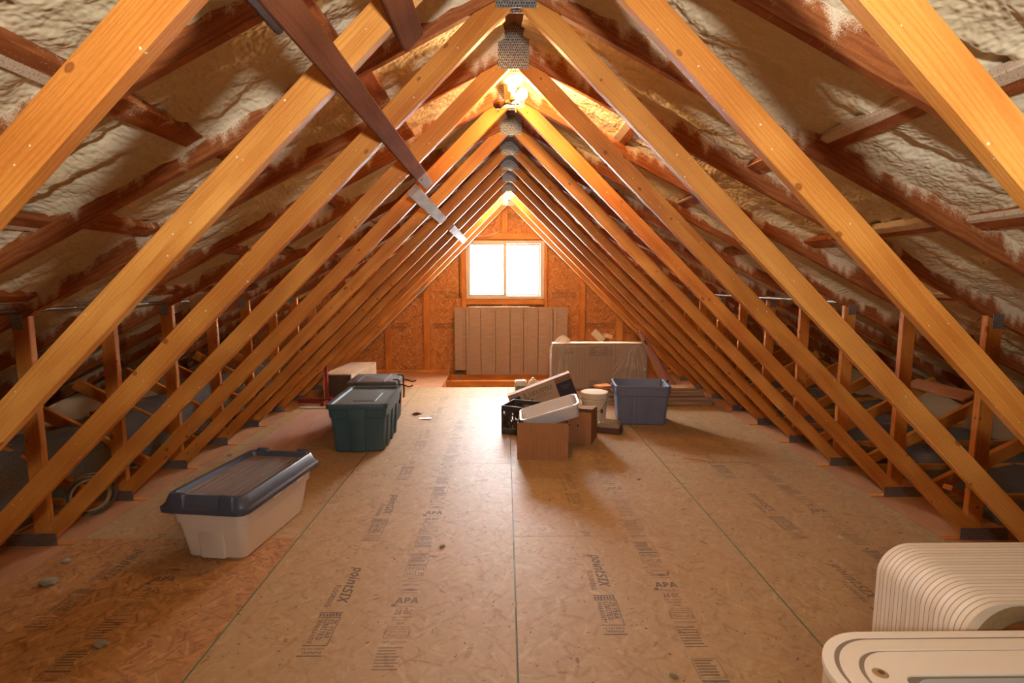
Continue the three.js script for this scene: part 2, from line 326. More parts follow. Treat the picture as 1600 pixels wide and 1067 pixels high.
// walls
function gablePoly(x0, x1, y0, y1) {                               // clip a rectangle with the roof line
  const top = (x) => Math.min(y1, lowY(x - XR) + 0.16), xs = [x0, x1, ...[XR].filter((x) => x > x0 && x < x1)];
  for (const s of [-1, 1]) { const xk = XR + s * (2.76 - y1) / 0.515; if (xk > x0 && xk < x1) xs.push(xk); }
  xs.sort((a, b) => a - b);
  return [[x0, y0], [x1, y0], ...xs.reverse().map((x) => [x, Math.max(y0 + 0.001, top(x))])];
}
const wallBack = struct('wall_back');
const WX0 = -0.615, WX1 = 0.618, WY0 = 1.177, WY1 = 2.083, MID = 1.287;
for (const [a, b, c, d] of [[-RX, -1.245, -0.2, MID - 0.002], [-1.242, WX0, -0.2, MID - 0.002], [WX0, WX1, -0.2, WY0], [WX1, 1.22, -0.2, MID - 0.002], [1.223, RX, -0.2, MID - 0.002],
  [-2.9, -1.245, MID + 0.002, 3], [-1.242, WX0, MID + 0.002, 3], [WX0, WX1, WY1, 3], [WX1, 1.22, MID + 0.002, 3], [1.223, 2.9, MID + 0.002, 3]])
  part('osb_sheet', prism(gablePoly(a, b, c, d), ZB - 0.03, ZB, [1, 0], 0.001, 0.13, 0.4, 2.44, 1.22), wallOsbMat, wallBack);
part('outer_sheathing', (() => { const sh2 = new THREE.Shape(gablePoly(-RX, RX, -0.5, 3).map((q) => new THREE.Vector2(...q))); const h = new THREE.Path(); h.moveTo(WX0, WY0); h.lineTo(WX1, WY0); h.lineTo(WX1, WY1); h.lineTo(WX0, WY1); sh2.holes.push(h); return new THREE.ExtrudeGeometry(sh2, { depth: 0.05, bevelEnabled: false }); })(), dimMat, wallBack, [0, 0, ZB - 0.09]);
const stud = (x0, x1, y0, y1, zf = ZB + 0.04) => part('stud', prism([[x0, y0], [x1, y0], [x1, y1], [x0, y1]], ZB, zf, x1 - x0 > y1 - y0 ? [1, 0] : [0, 1], 0.003), anyWood(), wallBack);
for (const x of [-3.08, -2.47, -1.862, -1.247, 1.222, 1.832, 2.44, 3.05]) stud(x - 0.047, x + 0.047, -0.02, lowY(Math.abs(x - XR) + 0.047) - 0.001);
stud(-0.69, WX0 - 0.001, -0.02, WY1 + 0.11 - 0.001); stud(WX1 + 0.001, 0.665, -0.02, WY1 + 0.11 - 0.001);
stud(-0.69, 0.69, WY1 + 0.02, WY1 + 0.11); stud(-0.05, 0.04, WY1 + 0.111, 2.58); stud(WX0, WX1, WY0 - 0.09, WY0 - 0.002); stud(-0.05, 0.04, 0.0, WY0 - 0.091);
part('bottom_plate', board(2.4, 0.06, 0.05), anyWood(), wallBack, [-2.1, 0.012, ZB + 0.025]); part('bottom_plate', board(3.4, 0.06, 0.05), anyWood(), wallBack, [2.5, 0.012, ZB + 0.025]);
part('cable', tube([[-0.58, 2.17, ZB + 0.05], [-0.45, 2.15, ZB + 0.055], [-0.25, 2.16, ZB + 0.055], [-0.1, 2.22, ZB + 0.055]], 0.006), plain('#e9e2d6', 0.5), wallBack);
part('cable', tube([[-0.72, 2.1, ZB + 0.012], [-0.725, 1.8, ZB + 0.012], [-0.72, 1.2, ZB + 0.012]], 0.006), plain('#3a3430', 0.6), wallBack);

const wallFront = struct('wall_front');
part('osb_sheet', prism(gablePoly(-RX, RX, -0.5, 3), ZF, ZF + 0.05, [1, 0], 0.001, 0, 0, 2.44, 1.22), wallOsbMat, wallFront);
for (const s of [-1, 1]) {
  const w = struct(s < 0 ? 'wall_left' : 'wall_right');
  part('eave_board', new THREE.BoxGeometry(0.06, 0.95, ZF - ZB + 0.2), dimMat, w, [s * (RX + 0.03), -0.05, (ZF + ZB) / 2]);
}

// window
const win = struct('window_1');
const vinyl = plain('#e8dccb', 0.45);
{
  const W = WX1 - WX0, H = WY1 - WY0, cx = (WX0 + WX1) / 2, cy = (WY0 + WY1) / 2;
  const ring = (w, h, tl, tr, tt, tb, d) => { const s = new THREE.Shape([[-w / 2, -h / 2], [w / 2, -h / 2], [w / 2, h / 2], [-w / 2, h / 2]].map((q) => new THREE.Vector2(...q))); const p = new THREE.Path(); p.moveTo(-w / 2 + tl, -h / 2 + tb); p.lineTo(w / 2 - tr, -h / 2 + tb); p.lineTo(w / 2 - tr, h / 2 - tt); p.lineTo(-w / 2 + tl, h / 2 - tt); s.holes.push(p); return new THREE.ExtrudeGeometry(s, { depth: d, bevelEnabled: true, bevelSize: 0.003, bevelThickness: 0.003, bevelSegments: 2 }); };
  part('window_frame', ring(W - 0.008, H - 0.008, 0.04, 0.06, 0.04, 0.04, 0.1), vinyl, win, [cx, cy, ZB - 0.06]);
  const glass = new THREE.MeshPhysicalMaterial({ color: '#ffffff', transmission: 1, roughness: 0.02, thickness: 0, ior: 1.45 });
  const sL = part('sash', ring(0.6, H - 0.075, 0.03, 0.045, 0.03, 0.03, 0.025), vinyl, win, [cx - 0.28, cy, ZB + 0.012]);
  part('pane', new THREE.BoxGeometry(0.53, H - 0.13, 0.006), glass, sL, [-0.005, 0, 0.012]);
  const sR = part('sash', ring(0.58, H - 0.075, 0.045, 0.03, 0.035, 0.035, 0.025), vinyl, win, [cx + 0.262, cy, ZB - 0.025]);
  part('pane', new THREE.BoxGeometry(0.51, H - 0.14, 0.006), glass, sR, [0.005, 0, 0.012]);
}

// roof: deck slabs, sprayed foam between the rafters, blocking
const ceiling = struct('ceiling'); ceiling.position.x = XR;
for (const s of [-1, 1]) {
  const L = (RX + 0.15) / CS;
  const g = new THREE.BoxGeometry(L, 0.03, ZF - ZB + 0.25);
  part('roof_deck', g, plyMat, ceiling, [s * (RX + 0.15) / 2, lowY((RX + 0.15) / 2) + 0.158 + 0.017, (ZF + ZB) / 2], [0, 0, -s * SL]);
}
part('ridge_cap', new THREE.BoxGeometry(0.3, 0.03, ZF - ZB + 0.25), plyMat, ceiling, [0, 2.79, (ZF + ZB) / 2]);
function foamBay(s, z0, z1, step, id) {                            // z0 > z1
  const L = (RX - 0.02) / CS, ns = Math.round(L / step), nz = Math.max(8, Math.round((z0 - z1) / step)), p = [], u = [], ix = [];
  for (let i = 0; i <= ns; i++) for (let j = 0; j <= nz; j++) {
    const a = i / ns * L, t = j / nz, z = z0 + (z1 - z0) * t;
    const e = Math.min(t, 1 - t) * (z0 - z1);
    let h = 0.098 + 0.03 * fbm(a * 1.5, z * 2.6, id) + 0.016 * fbm(a * 5, z * 8, id + 4) + 0.007 * N(a * 16, z * 22, id) + 0.004 * N(a * 40, z * 46, id);
    // overlapping passes of the gun leave ragged lips with a crease beneath
    for (let k = 0; k < 3; k++) {
      const c = 0.22 + 0.27 * k + 0.16 * N(a * 0.7, id * 3.3 + k * 4) + 0.06 * N(a * 4.5, id + k) + 0.03 * N(a * 14, id + k * 2), q = t - c;
      const amp = 0.034 * sstep(-0.25, 0.35, N(a * 0.9, id + 9 + k * 5));
      h += amp * (sstep(0, 0.02, q) * (1 - sstep(0.02, 0.2, q)) * 0.9 - Math.exp(-Math.pow((q + 0.05) / 0.06, 2)) * 0.5);
    }
    h -= 0.034 * Math.exp(-e / 0.03) * sstep(-0.25, 0.35, N(a * 1.9, id * 2.1 + (t > 0.5 ? 5 : 0)));
    h = Math.max(h, 0.045);
    h = Math.min(h, 0.135);
    const x = a * CS + h * SN, y = 2.6 - a * SN + h * CS;
    p.push(s * Math.max(0.0, x), y, z); u.push(a / 4.8, (z - id * 0.37) / 4.8);
  }
  const w = nz + 1;
  for (let i = 0; i < ns; i++) for (let j = 0; j < nz; j++) { const a = i * w + j, b = a + w, q = s > 0 ? [a, a + 1, b, b, a + 1, b + 1] : [a, b, a + 1, b, b + 1, a + 1]; ix.push(...q); }
  const g = new THREE.BufferGeometry(); g.setAttribute('position', new THREE.Float32BufferAttribute(p, 3)); g.setAttribute('uv', new THREE.Float32BufferAttribute(u, 2)); g.setIndex(ix); g.computeVertexNormals();
  return part('spray_foam', g, foamMat, ceiling);
}
const blockMat = new THREE.MeshStandardMaterial({ map: chordTex[0], roughness: 0.8 });
for (let n = -5; n <= 12; n++) for (const s of [-1, 1]) {
  const zn = n === -5 ? ZF - 0.02 : TZ(n), zf = n === 12 ? ZB : TZ(n + 1);
  if (n >= -1) foamBay(s, zn - 0.019, zf + 0.019, n < 5 && n > -1 ? 0.02 : 0.04, n * 2 + s);
  else foamBay(s, zn - 0.019, zf + 0.019, 0.08, n * 2 + s);
  if (n >= 0 && n < 12) for (const x of [0.66, 1.27, 1.9, 2.52]) {
    if (rnd() < 0.3) continue;
    const xx = x + rr(-0.04, 0.04), a = xx / CS, h = 0.085, y = 2.6 - a * SN + h * CS;
    part('blocking', prism([[-0.285, -0.019], [0.285, -0.019], [0.285, 0.019], [-0.285, 0.019]], -0.045, 0.045, [1, 0], 0.003, rnd(), rnd() * 0.3, 2.65, 0.35), blockMat, ceiling, [s * (a * CS + h * SN), y, (zn + zf) / 2], [0, Math.PI / 2, 0]).rotation.set(s * SL * 0, Math.PI / 2, 0);
    const b = ceiling.children[ceiling.children.length - 1]; b.rotation.order = 'ZYX'; b.rotation.set(0, Math.PI / 2, -s * SL);
  }
}

// ---------------------------------------------------------------- roof trusses
const mir = (poly, s) => poly.map(([x, y]) => [s * x, y]);
const place = ['', 'nearest', 'second', 'third', 'fourth', 'fifth', 'sixth', 'seventh', 'eighth', 'ninth', 'tenth', 'eleventh'];
const trussWord = {
  0: 'roof truss nearest the viewer, just overhead', 1: 'near roof truss whose wide legs cut the upper photo corners', 2: 'roof truss where the short hanging brace board ends',
  3: 'roof truss with its peak plate cut by the top photo edge', 4: 'roof truss with the large toothed peak plate directly above the bulb holder', 5: 'roof truss just behind the two-bulb lamp holder',
  6: 'eighth roof truss counted back from the window wall', 7: 'seventh roof truss counted back from the window wall', 8: 'sixth roof truss counted back from the window wall',
  9: 'fifth roof truss counted back from the window wall', 10: 'fourth roof truss counted back from the window wall', 11: 'roof truss just behind the far single bulb, third from the window wall', 12: 'second last roof truss, next to the window wall',
};
trussWord[12] = 'last roof truss before the window wall, bright inner edge';
trussWord[11] = 'second roof truss from the window wall, behind the far bulb';
for (let k = 6; k <= 10; k++) trussWord[k] = place[13 - k] + ' roof truss counted from the window wall';
for (let n = 0; n <= 12; n++) {
  const t = thing('roof_truss', 'orange softwood ' + trussWord[n], 'truss', [XR, 0, TZ(n)], 0, 'roof trusses');
  const a = -0.019, b = 0.019;
  for (const s of [-1, 1]) {
    const wm = anyWood();
    const web = part('web', prism(mir([[0.001, 2.554], [0.001, 2.5985], [0.1688, 2.512], [2.7255, -0.018], [2.599, -0.018]], s), a, b, [s * 0.7, -0.714]), wm, t);
    part('post', prism(mir([[2.685, 0.0226], [2.685, lowY(2.685) - 0.001], [2.596, lowY(2.596) - 0.001], [2.596, 0.1106]], s), a, b, [0, 1]), wm, t);
    const L = 2.65;
    const cg = prism(mir([[0.001, 2.6], [RX, lowY(RX)], [RX, lowY(RX) + 0.1575], [0.001, 2.7575]], s), a, b, [1, 0], 0.003, rnd(), 0);
    const p = cg.attributes.position, u = cg.attributes.uv, off = rnd();
    for (let i = 0; i < p.count; i++) { const x = Math.abs(p.getX(i)); u.setXY(i, x / CS / L + off, Math.min(0.97, Math.max(0.02, (p.getY(i) - lowY(x)) / 0.1575 * 0.95 + 0.02))); }
    part('rafter', cg, chordMat[(n + (s > 0 ? 1 : 0)) % 2], t);
    part('outer_web', prism(mir([[2.728, -0.018], [2.9, -0.018], [3.92, 0.5], [3.86, 0.585]], s), a, b, [s * 0.88, 0.48]), wm, t);
    part('nail_plate', prism(mir([[2.56, -0.04], [2.84, -0.04], [2.84, 0.045], [2.56, 0.045]], s), b, b + 0.002, [1, 0], 0.0005, 0, 0, 0.12, 0.12), plateMat, t);
    part('nail_plate', prism([[-0.03, -0.04], [0.03, -0.04], [0.03, 0.04], [-0.03, 0.04]], b, b + 0.002, [1, 0], 0.0005, 0, 0, 0.12, 0.12), plateMat, t, [s * 2.655, 1.23, 0]);
  }
  part('bottom_chord', prism([[-RX, -0.13], [RX, -0.13], [RX, -0.0185], [-RX, -0.0185]], a, b, [1, 0]), anyWood(), t);
  // toothed steel plates at the peak, both faces
  const pw = n === 3 ? 0.082 : 0.078 + rr(-0.006, 0.01);
  part('peak_plate', prism([[-pw, 2.53], [pw, 2.53], [pw, 2.755], [-pw, 2.755]], b, b + 0.002, [1, 0], 0.0005, 0, 0, 0.15, 0.15), plateMat, t);
  part('peak_plate', prism([[-pw, 2.53], [pw, 2.53], [pw, 2.755], [-pw, 2.755]], a - 0.002, a, [1, 0], 0.0005, 0, 0, 0.15, 0.15), plateMat, t);
}

// ---------------------------------------------------------------- brace boards nailed under the left webs
const slope45 = Math.atan(0.99), nx = 0.7036, ny = -0.7107;        // inward normal of the left web underside
function brace(name, label, x, w, th, z0, z1, mat, extra) {
  const t = thing(name, label, 'board', [0, 0, 0], 0, 'brace boards under the left truss legs');
  const y = 2.5104 + 0.99 * x, cx = x + nx * (th / 2 + 0.001), cy = y + ny * (th / 2 + 0.001);
  const m = part('plank', board(Math.abs(z1 - z0), th, w, 0.004), mat, t, [cx, cy, (z0 + z1) / 2]);
  m.rotation.order = 'ZYX'; m.rotation.set(0, Math.PI / 2, slope45);
  if (extra) extra(t, cx, cy);
  return t;
}
const brownTex = lumberTex([142, 88, 58], [104, 60, 38], [62, 36, 26], 14);
const brownMat = new THREE.MeshPhysicalMaterial({ map: brownTex, roughness: 0.95, specularIntensity: 0.15 });
const greyTex = lumberTex([186, 170, 156], [150, 132, 118], [80, 64, 56], 30);
const windowPaleMat = new THREE.MeshPhysicalMaterial({ map: greyTex, roughness: 0.85, specularIntensity: 0.4 });  // pale grey puts window light into the colour of the far brace boards
brace('brace_board', 'long reddish brown brace board with bark edge hanging under the left truss legs', -0.477, 0.072, 0.034, 0.22, -2.94, brownMat, (t, cx, cy) => {
  const g = tube(Array.from({ length: 12 }, (_, i) => [cx - 0.028 + 0.008 * N(i * 1.3, 4), cy - 0.032 + 0.008 * N(i * 1.1, 9), 0.2 - i * 0.13]), 0.011, false, 6, 60);
  part('bark_edge', g, plain('#6a4a36', 0.95, { bumpMap: foamBump, bumpScale: 0.01 }), t);
});
brace('brace_board', 'short brown brace board hanging near the ridge, left of the peak plates', -0.303, 0.082, 0.03, 0.22, -1.75, brownMat);
brace('brace_board', 'small end block, paled as window-lit, at the tip of the long brown brace board', -0.477, 0.066, 0.034, -2.95, -3.26, windowPaleMat);
brace('brace_board', 'brace board paled as window-lit grey, with dark knots, beyond the long brown one', -0.54, 0.08, 0.03, -3.1, -4.58, windowPaleMat);
brace('brace_board', 'short brace board, paled as window-lit, beside the upper left window corner', -0.535, 0.08, 0.03, -5.18, -6.95, windowPaleMat);

// ---------------------------------------------------------------- lamps
const porcelain = plain('#efe8da', 0.25, { clearcoat: 0.6 }), brass = plain('#b9a06a', 0.35, { metalness: 0.9 });
const bulbShape = (r) => new THREE.LatheGeometry([[0.0001, r], [r * 0.4, r * 0.92], [r * 0.75, r * 0.68], [r * 0.98, r * 0.15], [r * 0.95, -r * 0.3], [r * 0.75, -r * 0.75], [r * 0.5, -r * 1.15], [r * 0.42, -r * 1.6]].map((q) => new THREE.Vector2(...q)), 20);
const baseShape = (r) => new THREE.LatheGeometry([[r * 0.44, -r * 1.55], [r * 0.46, -r * 2.2], [r * 0.3, -r * 2.5], [0.0001, -r * 2.55]].map((q) => new THREE.Vector2(...q)), 16);
function glow(color, k) { return new THREE.MeshStandardMaterial({ color: '#fff6e2', emissive: color, emissiveIntensity: k, roughness: 0.4 }); }
function lampHolder(label, z, y, cd, color, twin, group) {
  const t = thing('lamp_holder', label, 'lamp', [twin ? XR - 0.008 : 0.005, 0, z], 0, group);
  part('mounting_board', board(S - 0.042, 0.03, 0.09), anyWood(), t, [0, y + 0.079, 0], [0, Math.PI / 2, 0]);
  part('junction_box', new THREE.CylinderGeometry(0.05, 0.05, 0.035, 8), plain('#9a9a98', 0.4, { metalness: 0.8 }), t, [0, y + 0.046, 0]);
  part('holder_base', new THREE.LatheGeometry([[0.0001, 0.03], [0.06, 0.03], [0.064, 0.022], [0.06, 0.006], [0.04, -0.006], [0.028, -0.018], [0.024, -0.035], [0.0001, -0.035]].map((q) => new THREE.Vector2(...q)), 24), porcelain, t, [0, y, 0]);
  const lit = new THREE.Group(); let bp, q;
  if (twin) {
    part('adapter_stem', new THREE.CylinderGeometry(0.012, 0.014, 0.08, 14), plain('#d9c9a0', 0.4), t, [0.005, y - 0.07, 0]);
    part('adapter_body', board(0.085, 0.026, 0.026, 0.006), plain('#4a3a2a', 0.5), t, [0.0, y - 0.1, 0]);
    part('pull_chain', tube([[0.02, y - 0.1, 0.012], [0.021, y - 0.13, 0.012], [0.021, y - 0.155, 0.012]], 0.0025), brass, t);
    bp = [0.056, y - 0.066, 0.03]; q = [0.15, 0, -1.15];
    const dead = part('bulb', bulbShape(0.027), new THREE.MeshPhysicalMaterial({ color: '#7a4a2a', roughness: 0.08, transmission: 0.6, thickness: 0 }), t, [-0.075, y - 0.113, 0.02], [0.25, 0, 1.75]);
    part('bulb_base', baseShape(0.027), brass, dead);
  } else { bp = [0, y - 0.1, 0]; q = [Math.PI, 0, 0]; }
  const b = part('bulb', bulbShape(0.03), glow(color, 12), t, bp, q);
  part('bulb_base', baseShape(0.03), brass, b);
  const L = new THREE.PointLight(color, cd, 0, 2); L.position.set(...bp); L.castShadow = true; L.shadow.radius = 1.4; t.add(L);
  return t;
}
lampHolder('porcelain lamp holder with one lit and one dark bulb under the ridge', (TZ(4) + TZ(5)) / 2 + 0.18, 2.512, LAMP_MID, BULB_WARM, true, 'bare bulbs along the ridge').children[0].position.z = -0.18;
lampHolder('porcelain holder with a single lit bulb above the window', (TZ(10) + TZ(11)) / 2, 2.545, LAMP_FAR, BULB_WARM, false, 'bare bulbs along the ridge');
{ // unseen light behind the viewer, tripod form chosen, placed to light foam and trusses
  const t = thing('unseen_rear_light', 'unseen tripod light out of view behind the viewer, placed to light the roof foam and truss fronts', 'lamp', [0.12, 0, 0.5]);
  const blk = plain('#222222', 0.5);
  part('pole', new THREE.CylinderGeometry(0.012, 0.012, 1.3, 12), blk, t, [0, 0.95, 0]);
  for (let k = 0; k < 3; k++) { const an = k * TAU / 3 + 0.5; part('leg', tube([[0, 0.5, 0], [0.3 * Math.cos(an), 0.01, 0.3 * Math.sin(an)]], 0.009), blk, t); }
  const head = new THREE.Group(); head.name = 'lamp_head'; head.position.set(0, 1.68, 0); head.rotation.x = 0.42; t.add(head);   // reflector tipped up at the roof
  part('reflector', new THREE.LatheGeometry([[0.03, 0.09], [0.045, 0.085], [0.085, 0.05], [0.105, 0.0], [0.108, 0.0], [0.09, 0.055], [0.05, 0.092], [0.03, 0.097]].map((q) => new THREE.Vector2(...q)), 32).rotateX(Math.PI / 2), plain('#c9c9c6', 0.3, { metalness: 0.9 }), head);
  part('socket', new THREE.CylinderGeometry(0.03, 0.03, 0.08, 16).rotateX(Math.PI / 2), blk, head, [0, 0, 0.125]);
  part('lamp_lens', new THREE.CylinderGeometry(0.1, 0.1, 0.008, 32).rotateX(Math.PI / 2), glow(UNSEEN_REAR_TINT, 8), head, [0, 0, 0.006]);
  const L = new THREE.SpotLight(UNSEEN_REAR_TINT, UNSEEN_REAR_LIGHT, 0, 1.42, 1, 2); L.position.set(0, 1.69, -0.03); L.target.position.set(0, 1.69 + 0.42, -1.03); L.castShadow = true; L.shadow.radius = 3; t.add(L); t.add(L.target);
}

// conduit under the eaves
const conduit = plain('#8d857c', 0.45, { metalness: 0.7 });
single('conduit_pipe', 'grey metal conduit pipe along the tops of the left posts', 'pipe', tube([[-2.6, 1.29, -1.4], [-2.6, 1.292, -3], [-2.6, 1.288, -4.36]], 0.013), conduit);
single('conduit_pipe', 'grey metal conduit pipe along the tops of the right posts', 'pipe', tube([[2.6, 1.29, -4.1], [2.6, 1.286, -5.5], [2.6, 1.288, -7.1]], 0.013), conduit);
{
  const w = thing('armoured_cable', 'thin cable with grey steel sleeve on the last left truss leg', 'cable');
  const pt = (x, d) => [x, 2.5104 + 0.99 * x + 0.012, TZ(12) + 0.026 + d];
  part('cable_run', tube([pt(-0.7, 0), pt(-0.85, 0.002), pt(-1.1, 0.004), pt(-1.5, 0), pt(-2.1, 0.003)], 0.006), plain('#d8cbb6', 0.5), w);
  part('sleeve', tube([pt(-1.16, 0.006), pt(-1.28, 0.006)], 0.02), plain('#a9aaa8', 0.35, { metalness: 0.85 }), w);
}

// ---------------------------------------------------------------- storage bins on the floor
// hollow bin: rings up the outside, over the rim, down the inside
function binShell(b, t, h, r, band, rim, th = 0.006) {
  const [bw, bd] = b, [tw, td] = t, at = (y) => [bw + (tw - bw) * y / h, bd + (td - bd) * y / h];
  const L = [], o = (y, e, rr2 = r) => { const [w, d] = at(y); L.push([y, w + e, d + e, rr2 + e / 2]); };
  o(0, -0.02); o(0.012, 0); if (band) { o(band, 0); o(band + 0.006, 0.022); } o(h - 0.022, band ? 0.022 : 0); o(h - 0.018, rim); o(h - 0.002, rim); o(h, rim - 0.004); o(h, -th * 2); o(h - 0.01, -th * 3); o(0.02, -th * 3, r); 
  return loft(L, true, true);
}
{
  const t = thing('storage_tote', 'beige plastic tote with dusty dark blue lid in the left foreground', 'storage bin', [-1.487, 0, -2.955], -0.128);
  const beige = plain('#d8c8b8', 0.5), blue = plain('#464d5d', 0.4), dust = new THREE.MeshStandardMaterial({ map: dataTex(256, 256, (x, y) => mix3([100, 90, 86], [134, 116, 104], 0.5 + 0.5 * fbm(x * 0.02, y * 0.008, 3))), roughness: 0.85 });
  part('body', binShell([0.33, 0.62], [0.405, 0.715], 0.292, 0.045, 0.2, 0.03), beige, t);
  for (const [x, z, ry] of [[0, 0.341, 0], [0, -0.341, Math.PI]]) {
    // raised handle bay: two pilasters and a recessed grip line
    const hb = part('handle_bay', loft([[0, 0.135, 0.02, 0.008], [0.19, 0.15, 0.02, 0.008], [0.235, 0.15, 0.055, 0.008], [0.24, 0.15, 0.055, 0.008]]), beige, t, [x, 0.012, z * 0.93], [0, ry, 0]);
    hb.rotation.x = ry ? 0.06 : -0.06 * -1;
  }
  const lid = part('lid', loft([[0.283, 0.47, 0.79, 0.05], [0.28, 0.485, 0.805, 0.055], [0.302, 0.49, 0.81, 0.055], [0.31, 0.46, 0.775, 0.05], [0.36, 0.425, 0.735, 0.04], [0.366, 0.412, 0.72, 0.035], [0.364, 0.375, 0.68, 0.03], [0.335, 0.355, 0.66, 0.025]], true, false), blue, t);
  part('lid_top', loft([[0.333, 0.362, 0.668, 0.02], [0.337, 0.36, 0.664, 0.02]]), dust, lid);
  for (let i = 0; i < 8; i++) part('rib', board(0.6, 0.006, 0.01, 0.002), dust, lid, [-0.14 + i * 0.04, 0.339, 0], [0, Math.PI / 2, 0]);
  for (const z of [-1, 1]) for (const x of [-0.135, 0.135]) part('lid_lug', loft([[0.3, 0.09, 0.05, 0.015], [0.36, 0.08, 0.035, 0.012], [0.374, 0.07, 0.025, 0.01]]), blue, lid, [x, 0, z * 0.372]);
  for (const z of [-0.15, 0.1]) part('latch_slot', board(0.07, 0.012, 0.012, 0.003), plain('#d8ccbc', 0.5), t, [0.236, 0.272, z], [0, Math.PI / 2, 0]);
}
{
  const t = thing('storage_tote', 'dark teal lidded plastic tote in front of the strapped black trunk', 'storage bin', [-1.262, 0, -4.73], 0.03);
  const teal = plain('#3a5762', 0.4), top = plain('#5a625f', 0.6);
  part('body', binShell([0.41, 0.68], [0.47, 0.76], 0.4, 0.04, 0.3, 0.03), teal, t);
  const lid = part('lid', loft([[0.388, 0.5, 0.79, 0.045], [0.386, 0.515, 0.805, 0.05], [0.41, 0.52, 0.81, 0.05], [0.428, 0.51, 0.8, 0.045], [0.43, 0.495, 0.785, 0.04], [0.424, 0.44, 0.72, 0.03], [0.405, 0.425, 0.705, 0.03]], true, false), teal, t);
  part('lid_top', loft([[0.402, 0.43, 0.71, 0.03], [0.407, 0.43, 0.71, 0.03]]), top, lid);
  part('lid_emboss', loft([[0.407, 0.2, 0.36, 0.02], [0.414, 0.19, 0.35, 0.02]]), top, lid, [0.02, 0, 0.02]);
  for (const ry of [0, Math.PI]) {
    const h = part('handle', loft([[0.29, 0.14, 0.03, 0.006], [0.385, 0.15, 0.035, 0.006]]), teal, t, [0, 0, ry ? -0.385 : 0.385]);
    part('handle_panel', loft([[0.0, 0.115, 0.012, 0.004], [0.29, 0.13, 0.012, 0.004]]), teal, t, [0, 0.012, ry ? -0.358 : 0.358], [ry ? -0.06 : 0.06, 0, 0]);
  }
  for (const s of [-1, 1]) for (const z of [-0.2, 0, 0.2]) part('side_rib', loft([[0.0, 0.012, 0.05, 0.004], [0.29, 0.012, 0.06, 0.004]]), teal, t, [s * 0.216, 0.014, z], [0, 0, -s * 0.06]);
}
{
  const t = thing('strapped_trunk', 'black plastic trunk with grey lid and loose black straps behind the teal tote', 'trunk', [-1.345, 0, -5.42], 0.04);
  const blk = plain('#1d1c1d', 0.5), lidm = plain('#4b4744', 0.6);
  part('body', binShell([0.44, 0.42], [0.47, 0.45], 0.42, 0.03, 0, 0.02), blk, t);
  const lid = part('lid', loft([[0.405, 0.49, 0.48, 0.03], [0.43, 0.5, 0.49, 0.03], [0.45, 0.485, 0.475, 0.03], [0.455, 0.46, 0.45, 0.02]]), lidm, t);
  for (const x of [-0.14, 0.12]) part('lid_groove', board(0.44, 0.006, 0.014, 0.002), blk, lid, [x, 0.456, 0], [0, Math.PI / 2, 0]);
  for (const z of [-0.14, 0.13]) {
    const st = part('strap', tube([[0.2, 0.459, z], [0.255, 0.45, z], [0.262, 0.38, z + 0.01], [0.27, 0.3, z + 0.03], [0.266, 0.22, z + 0.035]], 0.009, false, 5), blk, t);
    part('buckle', board(0.05, 0.05, 0.014, 0.004), blk, st, [0.262, 0.4, z], [0, Math.PI / 2, 0]);
    part('strap_tail', tube([[0.26, 0.41, z], [0.31, 0.405, z + 0.02], [0.36, 0.41 - 0.02, z + 0.03], [0.4, 0.4, z + 0.02]], 0.007, false, 5), blk, st);
  }
}
{
  const t = thing('plywood_box', 'long low plywood box standing against the left truss feet', 'box', [-2.04, 0, -6.93], -0.07);
  const m = new THREE.MeshStandardMaterial({ map: lumberTex([198, 170, 140], [168, 138, 108], [96, 80, 70], 5, 0.9), roughness: 0.75 }), shadedEnd = plain('#4a3a30', 0.8);
  part('side_panel', board(0.98, 0.3, 0.018), m, t, [0.171, 0.15, 0], [0, Math.PI / 2, 0]); part('side_panel', board(0.98, 0.3, 0.018), m, t, [-0.171, 0.15, 0], [0, Math.PI / 2, 0]);
  part('end_panel', board(0.32, 0.29, 0.018), shadedEnd, t, [0, 0.145, 0.47]); part('end_panel', board(0.32, 0.29, 0.018), m, t, [0, 0.145, -0.47]);  // near end coloured dark for its shaded side, far end keeps the ply tone
  part('top_panel', board(0.985, 0.016, 0.362), m, t, [0, 0.308, 0], [0, Math.PI / 2, 0]);
  part('bottom_panel', board(0.9, 0.016, 0.32), m, t, [0, 0.01, 0], [0, Math.PI / 2, 0]);
}
{
  const t = thing('red_steel_stand', 'dark red steel stand with upright post before the plywood box', 'stand', [-2.17, 0, -6.22]);
  const red = plain('#7c1f1c', 0.5);
  part('upright', board(0.47, 0.035, 0.035, 0.003), red, t, [0.03, 0.28, -0.02], [0, 0, Math.PI / 2]);
  part('base_bar', board(0.5, 0.05, 0.04, 0.003), red, t, [-0.06, 0.025, -0.02]);
  part('foot_bar', board(0.36, 0.04, 0.04, 0.003), red, t, [0.03, 0.02, -0.02], [0, Math.PI / 2, 0]);
}
single('trim_strip', 'thin white trim strip lying across the floor beside the red stand', 'strip', board(0.62, 0.016, 0.04), plain('#d9d2c8', 0.5), [-2.05, 0.0095, -6.0 + 0.04], [0, 0, 0]);
single('hardboard_sheet', 'flat pinkish brown hardboard sheet on the floor left of the totes', 'sheet', board(2.05, 0.006, 0.5, 0.001), new THREE.MeshStandardMaterial({ map: dataTex(256, 256, (x, y) => mix3([186, 146, 126], [170, 128, 108], 0.5 + 0.5 * fbm(x * 0.03, y * 0.03, 1))), roughness: 0.5 }), [-1.985, 0.0035, -4.85], [0, Math.PI / 2 + 0.0, 0]);

